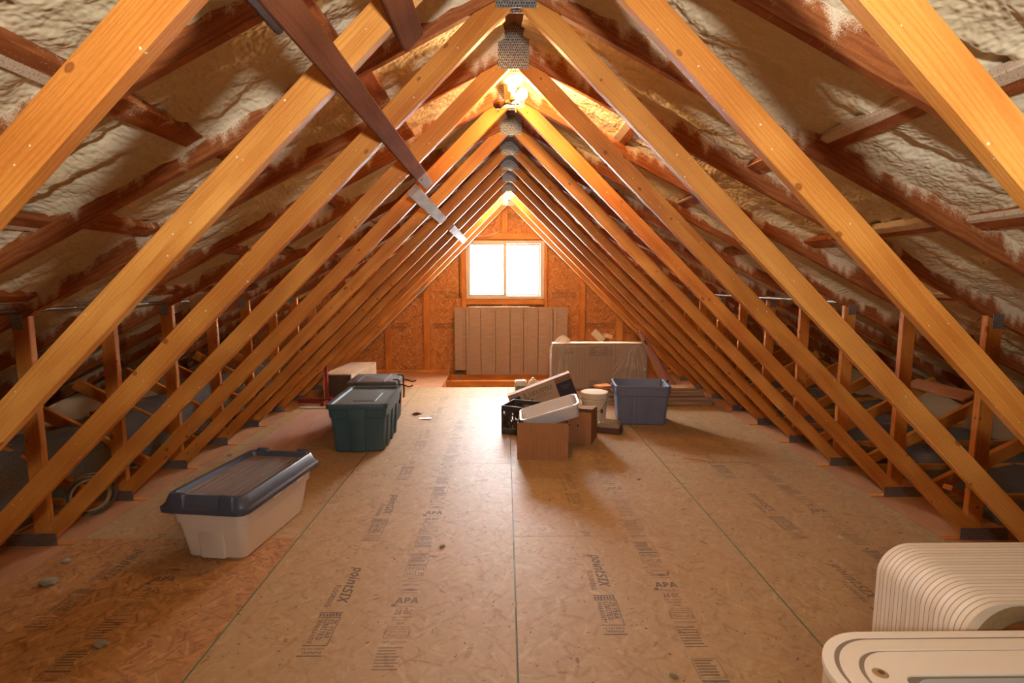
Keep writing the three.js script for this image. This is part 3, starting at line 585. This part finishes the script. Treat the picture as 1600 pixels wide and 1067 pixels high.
// ---------------------------------------------------------------- the heap in the middle
const kraftTex = dataTex(256, 256, (x, y) => mix3([162, 117, 80], [146, 101, 66], 0.5 + 0.6 * N(x * 0.4, y * 0.01, 2) + 0.3 * fbm(x * 0.02, y * 0.02, 3)));
const kraft = new THREE.MeshStandardMaterial({ map: kraftTex, roughness: 0.8 });
function openCarton(t, w, d, h, flaps) {
  const k = 0.005, B = (l, hh, ww) => board(l, hh, ww, 0.001, 0.6, 0.6);
  part('front_panel', B(w, h, k), kraft, t, [0, h / 2, d / 2 - k / 2]); part('back_panel', B(w, h, k), kraft, t, [0, h / 2, -d / 2 + k / 2]);
  for (const s of [-1, 1]) part('side_panel', B(d - 2 * k - 0.001, h, k), kraft, t, [s * (w / 2 - k / 2), h / 2, 0], [0, Math.PI / 2, 0]);
  part('bottom_panel', B(w - 2 * k, k, d - 2 * k), kraft, t, [0, k / 2, 0]);
  for (const [s, len, ang] of flaps.x ?? []) part('flap', B(d - 0.01, k, len), kraft, t, [s * (w / 2 + Math.cos(ang) * len / 2), h + Math.sin(ang) * len / 2, 0], [0, 0, 0]).rotation.set(0, Math.PI / 2, 0);
  for (const [s, len, ang] of flaps.z ?? []) { const f = part('flap', B(w - 0.01, k, len), kraft, t, [0, h + Math.sin(ang) * len / 2, s * (d / 2 + Math.cos(ang) * len / 2)]); f.rotation.x = -s * ang; }
}
{
  const t = thing('cardboard_box', 'open brown cardboard box holding the white tub', 'cardboard box', [0.318, 0, -4.335], -0.085);
  openCarton(t, 0.415, 0.36, 0.31, {});
}
{
  const t = thing('cardboard_box', 'brown cardboard box turned at an angle behind the white tub', 'cardboard box', [0.64, 0, -4.74], -0.36);
  openCarton(t, 0.36, 0.28, 0.29, {});
  part('top_flap', board(0.35, 0.005, 0.2, 0.001, 0.6, 0.6), kraft, t, [0, 0.3, -0.03], [-0.06, 0, 0]);
  part('hand_hole', board(0.012, 0.02, 0.002, 0.0005), plain('#2a1d14', 0.9), t, [0.06, 0.17, 0.141]);
  part('hand_hole', board(0.012, 0.02, 0.002, 0.0005), plain('#2a1d14', 0.9), t, [-0.02, 0.17, 0.141]);
}
{
  // white tub tilted in the open carton
  const t = thing('white_tub', 'white plastic tub tilted on top of the open cardboard box', 'tub', [0.345, 0.352, -4.37], 0.0);
  const m = plain('#e6e3e6', 0.35, { transmission: 0.12, thickness: 0 });
  part('shell', loft([[0, 0.44, 0.21, 0.03], [0.01, 0.455, 0.225, 0.035], [0.108, 0.485, 0.255, 0.04], [0.11, 0.515, 0.28, 0.05], [0.12, 0.515, 0.28, 0.05], [0.123, 0.505, 0.27, 0.045], [0.12, 0.48, 0.25, 0.04], [0.015, 0.44, 0.21, 0.03]]), m, t);
  t.rotation.order = 'YZX'; t.rotation.set(0.12, -0.05, 0.3); t.position.set(0.4, 0.287, -4.36);
}
{
  const t = thing('milk_crate', 'black plastic milk crate left of the cardboard boxes', 'crate', [0.165, 0, -5.0], -0.41);
  const m = plain('#3a332d', 0.6), w = 0.31, h = 0.275;
  part('floor_tray', board(w, 0.012, w, 0.003), m, t, [0, 0.007, 0]);
  for (let k = 0; k < 4; k++) {
    const g = part('side_frame', mergeGeometries([board(w, 0.045, 0.012, 0.003).translate(0, h - 0.0225, 0), board(w, 0.06, 0.012, 0.003).translate(0, 0.03, 0), board(0.022, h - 0.1, 0.012, 0.003).translate(-w / 2 + 0.011, h / 2 + 0.01, 0), board(0.022, h - 0.1, 0.012, 0.003).translate(w / 2 - 0.011, h / 2 + 0.01, 0)]), m, t);
    g.rotation.y = k * Math.PI / 2; g.position.set(Math.sin(k * Math.PI / 2) * (w / 2 - 0.006), 0, Math.cos(k * Math.PI / 2) * (w / 2 - 0.006));
    for (let i = 0; i < 8; i++) part('slat', board(0.2, 0.009, 0.008, 0.001), m, g, [-0.105 + i * 0.03, 0.145, 0], [0, 0, -1.02]);
  }
}
{
  const tex = canvasTex(1024, 434, (g, W, H) => {
    g.fillStyle = '#a08468'; g.fillRect(0, 0, W, H); g.fillStyle = '#26263a'; g.fillRect(760, 250, 264, 184); g.fillRect(0, 250, 175, 184); g.fillStyle = '#b09a80'; g.fillRect(175, 250, 585, 184);
    g.fillStyle = '#8d6a4a'; g.fillRect(760, 0, 264, 90); g.fillStyle = '#6d4a30'; for (let i = 0; i < 6; i++) { g.beginPath(); g.moveTo(770 + i * 42, 70); g.lineTo(790 + i * 42, 15 + (i % 3) * 10); g.lineTo(806 + i * 42, 72); g.fill(); }
    g.fillStyle = '#26263a'; g.fillRect(760, 90, 264, 166); g.fillStyle = '#6b6a78'; g.font = 'bold 26px serif'; g.textAlign = 'center'; g.fillText('LIFESTYLE', 890, 170); g.fillRect(820, 190, 140, 4); g.fillRect(845, 204, 90, 4);
    g.fillStyle = '#26263a'; g.fillRect(0, 60, 175, 196); g.fillStyle = '#5a3d3c'; g.fillRect(0, 60, 70, 196);
    g.fillStyle = '#b09a80'; g.fillRect(175, 0, 585, 256);
    g.fillStyle = '#2a2420'; g.font = '84px serif'; g.textAlign = 'left'; g.fillText('LIFESTYLE', 310, 130, 400);
    g.font = '26px serif'; g.fillText('COLLECTION', 420, 172, 220); g.fillRect(370, 190, 300, 3);
    g.lineWidth = 7; g.strokeStyle = '#2a2420'; g.beginPath(); g.moveTo(255, 190); g.lineTo(235, 60); g.lineTo(250, 50); g.lineTo(275, 200); g.stroke(); g.beginPath(); g.moveTo(285, 120); g.lineTo(300, 215); g.lineTo(345, 215); g.stroke(); g.fillRect(310, 180, 40, 28);
  });
  const t = thing('long_carton', 'long printed carton lettered LIFESTYLE leaning across the crate', 'carton', [0.02, 0.02, -5.37], 0);
  const L = 0.68, H = 0.288, D = 0.12;
  const bx = (l, h, d) => board(l, h, d, 0.002, 0.6, 0.6);
  part('carton_body', bx(L, H, D), kraft, t, [L / 2, H / 2, 0]);
  const fp = part('printed_face', new THREE.PlaneGeometry(L - 0.006, H - 0.006), new THREE.MeshStandardMaterial({ map: tex, roughness: 0.6 }), t, [L / 2, H / 2, D / 2 + 0.001]);
  fp.userData.label = 'printed front with lettering';
  t.rotation.z = 0.369; t.position.set(0.127, 0.006, -5.385);
}
{
  const t = thing('plastic_bucket', 'round cream plastic bucket with wire bail between boxes and blue bin', 'bucket', [0.935, 0, -5.42]);
  const m = plain('#ddd0b8', 0.45);
  part('pail', new THREE.LatheGeometry([[0.0001, 0.002], [0.118, 0.002], [0.122, 0.008], [0.136, 0.215], [0.143, 0.217], [0.144, 0.225], [0.138, 0.228], [0.139, 0.243], [0.146, 0.245], [0.147, 0.252], [0.141, 0.256], [0.143, 0.29], [0.139, 0.294], [0.134, 0.288], [0.117, 0.012], [0.0001, 0.012]].map((q) => new THREE.Vector2(...q)), 40), m, t);
  part('lid', new THREE.CylinderGeometry(0.142, 0.144, 0.012, 40), plain('#e3d7c0', 0.45), t, [0, 0.297, 0]);
  part('bail', tube([[-0.146, 0.235, 0], [-0.1, 0.16, 0.115], [0, 0.12, 0.152], [0.09, 0.2, 0.13], [0.146, 0.235, 0]], 0.0025), plain('#6d675f', 0.4, { metalness: 0.8 }), t);
  part('label_patch', new THREE.CylinderGeometry(0.1325, 0.1315, 0.04, 8, 1, true, 0.35, 0.22), plain('#5b5348', 0.7), t, [0, 0.12, 0]);
}
{
  const t = thing('brown_case', 'small dark brown case with ribbed grey lid in front of the bucket', 'case', [1.012, 0, -5.0], -0.32);
  part('base', loft([[0, 0.235, 0.2, 0.02], [0.006, 0.245, 0.21, 0.025], [0.055, 0.24, 0.205, 0.025], [0.058, 0.22, 0.19, 0.02]]), plain('#4b2f27', 0.5), t);
  const lid = part('lid', loft([[0.056, 0.225, 0.195, 0.02], [0.075, 0.22, 0.19, 0.02], [0.095, 0.17, 0.15, 0.02]]), plain('#8d8274', 0.6), t);
  for (let i = 0; i < 5; i++) part('rib', board(0.15, 0.008, 0.022, 0.002), plain('#a39a8a', 0.6), lid, [-0.06 + i * 0.03, 0.0975, 0], [0, Math.PI / 2, 0]);
}
{
  const t = thing('blue_bin', 'open blue grey plastic bin before the plank stack', 'storage bin', [1.405, 0, -5.385], -0.1);
  const m = plain('#66718f', 0.42);
  part('shell', binShell([0.47, 0.36], [0.53, 0.42], 0.405, 0.035, 0.3, 0.03), m, t);
  for (const x of [-0.16, 0, 0.16]) part('front_panel', loft([[0.0, 0.115, 0.01, 0.003], [0.27, 0.125, 0.01, 0.003]]), m, t, [x, 0.02, 0.181], [0.075, 0, 0]);
  for (const s of [-1, 1]) part('handle', loft([[0.32, 0.03, 0.14, 0.006], [0.385, 0.035, 0.15, 0.006]]), m, t, [s * 0.28, 0, 0]);
}
// planks, one by one
{
  const tones = ['#fff2e2', '#d8c8b8', '#fff0dc', '#c8b6a6', '#f0dcc4', '#fff4e4', '#ffd9ae'];
  const rows = [[1.16, 2.44, 0], [1.2, 2.47, 0.03], [1.12, 2.4, 0.0], [1.18, 2.36, 0.02], [1.16, 2.34, 0.03], [1.14, 2.3, 0.02], [1.08, 2.26, 0.0]];
  const words = ['bottom', 'second from bottom', 'third from bottom', 'middle', 'third from top', 'second from top', 'topmost'];
  rows.forEach(([a, b, dz], i) => single('plank', `weathered plank, ${words[i]} of the stack behind the blue bin`, 'plank', board(b - a, 0.027, 0.2, 0.002), new THREE.MeshStandardMaterial({ map: greyTex, color: tones[i], roughness: 0.8 }), [(a + b) / 2, 0.0145 + i * 0.029, -6.18 + dz - 0.02 * (i % 2)], [0, rr(-0.015, 0.015), 0], 'planks stacked by the right truss feet'));
  single('plank', 'short orange board offcut lying on the left end of the plank stack', 'plank', board(0.2, 0.02, 0.14, 0.002), new THREE.MeshStandardMaterial({ map: LUM[0], roughness: 0.7 }), [1.17, 0.2145, -6.16], [0, 0.5, 0]);
}
// plastic-wrapped pack
{
  const t = thing('wrapped_pack', 'large pack wrapped in clear crinkled plastic standing on its edge', 'package', [1.262, 0, -6.985]);
  const tex = canvasTex(1024, 512, (g, W, H) => {
    g.fillStyle = '#c4b6aa'; g.fillRect(0, 0, W, H);
    for (let i = 0; i < 60; i++) { g.globalAlpha = rr(0.1, 0.4); g.fillStyle = rnd() < 0.5 ? '#d8cabc' : '#96857a'; g.fillRect(rnd() * W, 0, rr(1, 8), H); }
    g.globalAlpha = 0.75; g.strokeStyle = '#4a4240'; g.fillStyle = '#4a4240'; g.lineWidth = 3;
    for (const [x, y, w, h] of [[395, 30, 110, 95], [520, 30, 105, 95], [395, 400, 120, 80]]) { g.strokeRect(x, y, w, h); for (let j = 0; j < 5; j++) g.fillRect(x + 10, y + 12 + j * 15, w * rr(0.4, 0.8), 5); g.strokeRect(x + 6, y + h - 34, w - 12, 26); }
    g.font = 'italic 30px serif'; g.fillText('simply', 130, 105);
  });
  const W = 1.3, H = 0.63, D = 0.19, nx2 = 110, ny2 = 56;
  const g = new RoundedBoxGeometry(W, H, D, 6, 0.05);
  const core = g; const cp = core.attributes.position, cu = core.attributes.uv;
  for (let i = 0; i < cp.count; i++) cu.setXY(i, (cp.getX(i) + W / 2) / W, (cp.getY(i) + H / 2) / H);
  part('contents', core, new THREE.MeshStandardMaterial({ map: tex, roughness: 0.8 }), t, [0, H / 2 + 0.002, 0]);
  // crinkled film over the front, sides and top
  const pl = new THREE.PlaneGeometry(W + 0.012, H + 0.004, nx2, ny2), p = pl.attributes.position;
  for (let i = 0; i < p.count; i++) {
    const x = p.getX(i), y = p.getY(i), ed = Math.min(W / 2 - Math.abs(x), H / 2 - Math.abs(y) + 0.02);
    const fold = Math.abs(x) > 0.28 ? 1 : 0.25; const ax = Math.atan2(y - 0.3, Math.abs(x) - 0.42) ;
    p.setZ(i, 0.014 + fold * 0.02 * Math.pow(Math.abs(N(x * 22 + 3 * N(x * 6, y * 4, 2), y * 3, 1)), 0.8) * 1.6 + 0.005 * N(x * 44, y * 9, 4) + 0.012 * fold * Math.abs(N(ax * 9, 1, 3)) - 0.06 * Math.exp(-Math.max(0, ed) / 0.018));
  }
  pl.computeVertexNormals();
  part('plastic_film', pl, new THREE.MeshPhysicalMaterial({ color: '#f6f1ea', roughness: 0.12, transmission: 0.9, thickness: 0, ior: 1.45, clearcoat: 1, clearcoatRoughness: 0.1 }), t, [0, H / 2 + 0.002, D / 2]);
  {
    const cr = [];
    for (let i = 0; i < 30; i++) {
      const right = i < 19, x0 = right ? 0.44 + rr(-0.05, 0.08) : -0.5 + rr(-0.04, 0.08), x1 = right ? rr(0.16, 0.61) : rr(-0.62, -0.38), y1 = right ? rr(-0.3, 0.0) : rr(-0.25, 0.1);
      const pts = []; for (let k = 0; k <= 5; k++) { const q = k / 5; pts.push([x0 + (x1 - x0) * Math.pow(q, 0.6) + 0.006 * N(i * 3 + k * 2, 1), 0.29 + (y1 - 0.29) * q, 0.014 + 0.008 * Math.sin(q * 3)]); }
      cr.push(tube(pts, rr(0.0018, 0.0042), false, 5, 16));
    }
    const m = part('glint_creases', mergeGeometries(cr), plain('#f7f2e8', 0.15, { transmission: 0.25, thickness: 0, clearcoat: 1 }), t, [0, H / 2 + 0.002, D / 2]); m.userData.kind = 'stuff';  // film creases, coloured off-white to carry the glints along them
  }
  part('top_fold', loft([[0, W - 0.04, D - 0.03, 0.04], [0.006, W - 0.02, D - 0.005, 0.05], [0.012, W - 0.05, D - 0.04, 0.04]]), plain('#dccbb2', 0.4), t, [0, H + 0.0, 0]);
  const flap = tube([[-W / 2 + 0.02, H + 0.004, 0.07], [-W / 2 - 0.012, H - 0.05, 0.08], [-W / 2 - 0.016, H - 0.3, 0.085], [-W / 2 - 0.014, 0.1, 0.085]], 0.01, false, 6);
  part('film_edge', flap, plain('#eee6da', 0.4), t);
  const tf = new THREE.PlaneGeometry(0.2, 0.12, 12, 8), q = tf.attributes.position;
  for (let i = 0; i < q.count; i++) { const x = q.getX(i), y = q.getY(i); q.setZ(i, 0.02 * Math.sin(x * 24) + 0.015 * N(x * 20, y * 20)); if (y > 0) q.setX(i, x * (1 - y * 12)); }
  tf.computeVertexNormals(); part('torn_film', tf, plain('#f3eee6', 0.35, { transmission: 0.2, thickness: 0, side: THREE.DoubleSide }), t, [-0.5, H + 0.05, 0.02], [-0.5, 0.1, 0.1]);
}
{
  const t = thing('wrapped_roll', 'pinkish plastic wrapped roll leaning on the right truss legs', 'roll', [0, 0, 0]);
  const a = new THREE.Vector3(2.16, 0.07, -6.76), b = new THREE.Vector3(1.74, 0.8, -6.8), L = a.distanceTo(b), g = new THREE.CylinderGeometry(0.028, 0.085, L, 26, 40), p = g.attributes.position;
  for (let i = 0; i < p.count; i++) { const y = p.getY(i), an = Math.atan2(p.getX(i), p.getZ(i)); const k = 1 + 0.16 * N(an * 1.6, y * 7, 3) + 0.06 * N(an * 5, y * 20, 1); p.setX(i, p.getX(i) * k); p.setZ(i, p.getZ(i) * k * 0.7); }
  g.computeVertexNormals();
  const m = part('roll_body', g, plain('#b98874', 0.22, { clearcoat: 0.7, clearcoatRoughness: 0.2 }), t);
  m.position.copy(a).add(b).multiplyScalar(0.5); m.quaternion.setFromUnitVectors(new THREE.Vector3(0, 1, 0), b.clone().sub(a).normalize());
  part('dark_mark', board(0.03, 0.03, 0.004, 0.001), plain('#2a2024', 0.6), t, [2.1, 0.16, -6.7]);
  part('dark_mark', board(0.03, 0.07, 0.004, 0.001), plain('#4a3a36', 0.6), t, [1.82, 0.66, -6.765], [0, 0, 0.5]);
}
{
  const t = thing('leaning_post', 'brown post with a cream painted end leaning behind the wrapped pack', 'post', [0, 0, 0]);
  const a = new THREE.Vector3(1.30, 0.72, -7.72), b = new THREE.Vector3(2.02, 0.06, -7.5), d = b.clone().sub(a), L = d.length(), ang = Math.atan2(d.y, Math.hypot(d.x, d.z)), yw = -Math.atan2(d.z, d.x);
  const m = part('shaft', board(L - 0.2, 0.09, 0.12), brownMat, t); m.position.copy(a).addScaledVector(d, (0.2 + (L - 0.2) / 2) / L); m.rotation.order = 'YZX'; m.rotation.set(0, yw, ang);
  const e = part('painted_end', board(0.2, 0.096, 0.126), plain('#e3d3ae', 0.6), t); e.position.copy(a).addScaledVector(d, 0.1 / L); e.rotation.order = 'YZX'; e.rotation.set(0, yw, ang);
  const sc = new THREE.PlaneGeometry(0.14, 0.06, 10, 4), q = sc.attributes.position; for (let i = 0; i < q.count; i++) q.setZ(i, 0.03 * N(q.getX(i) * 14, q.getY(i) * 14)); sc.computeVertexNormals();
  part('torn_paper', sc, plain('#eac9a8', 0.7, { side: THREE.DoubleSide }), t, [1.5, 0.66, -7.66], [-0.3, 0, -0.3]);
}
{
  const t = thing('green_label_carton', 'small white carton with green label behind the long carton', 'carton', [0.2, 0, -6.72], 0.1);
  part('box', board(0.15, 0.16, 0.1, 0.006), plain('#e9e2d2', 0.55), t, [0, 0.081, 0]); part('label', board(0.135, 0.085, 0.003, 0.0005), plain('#4f7a55', 0.6), t, [0, 0.07, 0.0512]);
  part('top_cap', board(0.13, 0.02, 0.09, 0.006), plain('#efe8da', 0.5), t, [0, 0.17, 0]);
}
{
  const t = thing('white_jug', 'rounded white plastic jug beside the green labelled carton', 'jug', [0.36, 0, -6.74], -0.2);
  part('jug_body', loft([[0, 0.14, 0.09, 0.03], [0.01, 0.15, 0.1, 0.04], [0.12, 0.15, 0.1, 0.04], [0.165, 0.1, 0.075, 0.03], [0.185, 0.06, 0.05, 0.024], [0.19, 0.04, 0.04, 0.019]]), plain('#e6dcc6', 0.4), t);
  part('cap', new THREE.CylinderGeometry(0.02, 0.02, 0.02, 16), plain('#d8cdb6', 0.5), t, [0, 0.2, 0]);
  part('handle', tube([[0.06, 0.06, 0], [0.095, 0.08, 0], [0.09, 0.14, 0], [0.045, 0.165, 0]], 0.01), plain('#e6dcc6', 0.4), t);
}
// siding planks leaning on the gable wall
{
  const t = thing('siding_panel', 'taupe grooved siding panel standing below the window', 'panel', [0, 0, -8.27]);
  const m = new THREE.MeshStandardMaterial({ map: dataTex(128, 256, (x, y) => mix3([184, 160, 138], [166, 140, 120], 0.5 + 0.7 * N(x * 0.5, y * 0.01, 2))), roughness: 0.6 });
  const xs = [-0.8, -0.62, -0.385, -0.154, 0.077, 0.29, 0.52, 0.752, 0.985];
  for (let i = 0; i < 8; i++) {
    const w = xs[i + 1] - xs[i] - 0.008, y0 = i ? -0.026 : 0.05;
    part('siding_plank', prism([[xs[i] + 0.004, y0], [xs[i] + 0.004 + w, y0], [xs[i] + 0.004 + w, 1.045], [xs[i] + 0.004, 1.045]], -0.012, (i % 2 ? 0.006 : 0.009), [0, 1], 0.003, 0, 0, 0.8, 0.4), m, t);
    for (const k of i % 2 ? [0.22] : [0.78, 0.88]) part('bead', prism([[xs[i] + w * k, y0 + 0.002], [xs[i] + w * k + 0.01, y0 + 0.002], [xs[i] + w * k + 0.01, 1.043], [xs[i] + w * k, 1.043]], 0.004, 0.014, [0, 1], 0.003), m, t);
  }
  part('backing', new THREE.BoxGeometry(1.76, 0.98, 0.012), plain('#5a4636', 0.8), t, [0.09, 0.51, -0.019]);
  part('top_trim', board(0.95, 0.012, 0.03, 0.002), plain('#e2d3bd', 0.5), t, [-0.1, 1.052, -0.005]);
}

// ---------------------------------------------------------------- pale wooden pieces in the right foreground
{
  const pine = new THREE.MeshStandardMaterial({ map: lumberTex([246, 228, 196], [226, 200, 160], [176, 132, 84], 3, 0.8), roughness: 0.5 }), pine2 = new THREE.MeshStandardMaterial({ map: lumberTex([232, 212, 180], [206, 180, 144], [150, 110, 70], 4, 0.8), roughness: 0.55 });
  const line = plain('#8d7f73', 0.7), glue = plain('#a8937d', 0.7), lam = ['#f2e9da', '#eee2ce', '#f5ede0'].map((c) => plain(c, 0.5));
  const t = thing('laminated_block', 'pale laminated wooden block with rounded edges and a round hole', 'wooden block', [1.72, 0, -1.62], 0);
  const Wd = 0.72, Ht = 0.5, R = 0.11, n = 20, th = 0.0185;
  const outline = (e) => { const s = new THREE.Shape(); const w = Wd / 2 - e, h = Ht - e, r = R; s.moveTo(-w, 0.001); s.lineTo(-w, h - r); s.absarc(-w + r, h - r, r, Math.PI, Math.PI / 2, true); s.lineTo(w - r, h); s.absarc(w - r, h - r, r, Math.PI / 2, 0, true); s.lineTo(w, 0.001); s.closePath(); return s; };
  const gl = new THREE.ExtrudeGeometry(outline(0), { depth: th - 0.0052, bevelEnabled: true, bevelSize: 0.0012, bevelThickness: 0.0012, bevelSegments: 1, curveSegments: 10 });
  const gd = new THREE.ExtrudeGeometry(outline(-0.0006), { depth: 0.003, bevelEnabled: false, curveSegments: 10 });
  for (let i = 0; i < n; i++) {
    part('lamination', gl, lam[(i * 7) % 3], t, [0, 0, -0.185 + i * th]);
    if (i < n - 1) part('glue_line', gd, glue, t, [0, 0, -0.185 + i * th + th - 0.003]);
  }
  part('end_ring', new THREE.TorusGeometry(0.115, 0.022, 8, 36), plain('#cdb083', 0.8, { bumpMap: foamBump, bumpScale: 0.01 }), t, [-0.2, 0.36, 0.187]);
  part('hole_core', new THREE.CylinderGeometry(0.1, 0.1, 0.006, 30), plain('#9a5a2c', 0.7), t, [-0.2, 0.36, 0.186], [Math.PI / 2, 0, 0]);
  const b = thing('wooden_bench', 'pale rounded wooden bench with light blue inset top', 'bench', [1.22, 0, -0.9], 0);
  const bw = 0.86, bd = 0.86;
  const lay = (name, y0, y1, e, m, r = 0.16) => part(name, loft([[y0, bw - e - 0.01, bd - e - 0.01, r], [y0 + 0.004, bw - e, bd - e, r], [y1 - 0.005, bw - e, bd - e, r], [y1, bw - e - 0.01, bd - e - 0.01, r]]), m, b);
  lay('body', 0.002, 0.478, 0.012, pine2);
  const ring = (e0, e1, r0, h) => { const s = new THREE.Shape(rring(bw - 2 * e0, bd - 2 * e0, r0, 14).map((q) => new THREE.Vector2(...q))); s.holes.push(new THREE.Path(rring(bw - 2 * e1, bd - 2 * e1, Math.max(0.03, r0 - (e1 - e0)), 14).map((q) => new THREE.Vector2(...q)))); const g = new THREE.ExtrudeGeometry(s, { depth: h, bevelEnabled: true, bevelSize: 0.002, bevelThickness: 0.003, bevelSegments: 2 }); g.rotateX(-Math.PI / 2); return g; };
  part('groove_bed', loft([[0.479, bw - 0.03, bd - 0.03, 0.15], [0.4962, bw - 0.03, bd - 0.03, 0.15]]), line, b);
  part('band', ring(0.003, 0.026, 0.165, 0.014), lam[2], b, [0, 0.4805, 0]);
  part('band', ring(0.037, 0.075, 0.14, 0.016), lam[0], b, [0, 0.4805, 0]);
  part('top_frame', ring(0.086, 0.165, 0.1, 0.018), lam[2], b, [0, 0.4805, 0]);
  part('blue_inset', loft([[0.486, bw - 0.35, bd - 0.35, 0.05], [0.498, bw - 0.352, bd - 0.352, 0.05]]), plain('#b4c2c8', 0.6), b);
  const kn = part('knot', new THREE.CylinderGeometry(0.014, 0.02, 0.004, 18), plain('#a98a62', 0.8), b, [-0.31, 0.502, -0.27]); part('knot_heart', new THREE.CylinderGeometry(0.007, 0.009, 0.004, 12), plain('#5f4c3a', 0.8), kn, [0.002, 0.001, 0]);
}

// ---------------------------------------------------------------- odds and ends
single('paper_scrap', 'small white paper scrap on the bright floor', 'paper', (() => { const g = new THREE.PlaneGeometry(0.13, 0.07, 10, 6); g.rotateX(-Math.PI / 2); const p = g.attributes.position; for (let i = 0; i < p.count; i++) p.setY(i, 0.006 + 0.012 * Math.abs(N(p.getX(i) * 22, p.getZ(i) * 22, 2))); g.computeVertexNormals(); return g; })(), plain('#f2efe9', 0.7, { side: THREE.DoubleSide }), [-0.848, 0.0, -5.47]);
single('dry_leaf', 'small curled brown leaf right of the black trunk', 'leaf', (() => { const g = new THREE.PlaneGeometry(0.12, 0.06, 8, 5); g.rotateX(-Math.PI / 2); const p = g.attributes.position; for (let i = 0; i < p.count; i++) { const x = p.getX(i); p.setZ(i, p.getZ(i) * (1 - Math.pow(x / 0.06, 2) * 0.8)); p.setY(i, 0.004 + 0.03 * Math.pow(p.getZ(i) / 0.03, 2) * 0.5); } g.computeVertexNormals(); return g; })(), plain('#6a4630', 0.8, { side: THREE.DoubleSide }), [-0.97, 0.0, -5.66], [0, 0.4, 0]);
single('wood_chip', 'orange wood sliver on the floor beside the blue bin shadow', 'chip', board(0.16, 0.006, 0.012, 0.001), new THREE.MeshStandardMaterial({ map: LUM[0], roughness: 0.7 }), [1.55, 0.0035, -4.15], [0, -0.35, 0]);
{
  const crumbs = [[-2.2, -2.42, 0.03], [-2.28, -2.62, 0.018], [-2.34, -2.25, 0.022], [-1.62, -1.98, 0.02], [-2.05, -3.9, 0.016], [-2.3, -4.3, 0.02], [0.62, -1.78, 0.012], [-0.35, -2.75, 0.011], [1.9, -2.82, 0.012], [0.98, -3.72, 0.011]];
  const spots = ['by the left photo edge', 'near the left truss foot', 'at the far left of the stained panel', 'left of the green joint in the foreground', 'behind the beige tote', 'beside the hardboard sheet', 'near the 24 OC stamp', 'on the left middle panel', 'right of the green joint', 'before the blue bin shadow'];
  crumbs.forEach(([x, z, r], i) => { const g = new THREE.IcosahedronGeometry(r, 1), p = g.attributes.position; for (let k = 0; k < p.count; k++) { const f = 1 + 0.5 * N(p.getX(k) * 70 + i, p.getY(k) * 70, p.getZ(k) * 70); p.setXYZ(k, p.getX(k) * f * 1.4, p.getY(k) * f * 0.5, p.getZ(k) * f); } g.computeVertexNormals(); single('foam_crumb', 'cream foam crumb ' + spots[i], 'crumb', g, foamMat, [x, r * 0.45, z], [0, i, 0], 'foam crumbs on the floor'); });
}
{
  const t = thing('cable_coil', 'coil of dark cable lying behind the left truss foot', 'cable', [-2.6, 0.12, -3.2], 0.4);
  const c = plain('#4a4436', 0.6), c2 = plain('#8a8060', 0.6);
  for (let i = 0; i < 5; i++) part('loop', new THREE.TorusGeometry(0.125 - i * 0.008, 0.008, 8, 40), i % 2 ? c : c2, t, [0.01 * Math.sin(i * 2), i * 0.004 - 0.006, -0.035 + i * 0.016], [-0.35, 0.2, 0]);
}
{
  const g = lumpySheet(-3.75, -3.05, -7.8, -1.2, (x, z) => { const t = (x + 3.4) / 0.35; return -0.1 + 0.42 * Math.sqrt(Math.max(0, 1 - t * t)) + 0.03 * fbm(x * 4, z * 2.2, 3); }, 0.05);
  single('insulation_roll', 'long grey insulation roll behind the left posts', 'insulation', g, wool);
}
{
  const lath = anyWood();
  single('board_offcut', 'pale board laid over the outer braces behind the right posts', 'board', board(0.62, 0.02, 0.13), new THREE.MeshStandardMaterial({ map: plyTex, color: '#ffe6cc', roughness: 0.7 }), [3.72, 0.53, -4.4], [0, Math.PI / 2, 0]).rotation.set(0, Math.PI / 2, 0);
  const o = scene.children[scene.children.length - 1]; o.rotation.order = 'ZYX'; o.rotation.set(0, Math.PI / 2, 0.48);
  single('loose_lath', 'thin orange lath leaning behind the right truss foot', 'lath', board(0.4, 0.03, 0.05), lath, [2.86, 0.12, -3.15], [0, 0.5, -0.42]);
}
renderer.render(scene, camera);
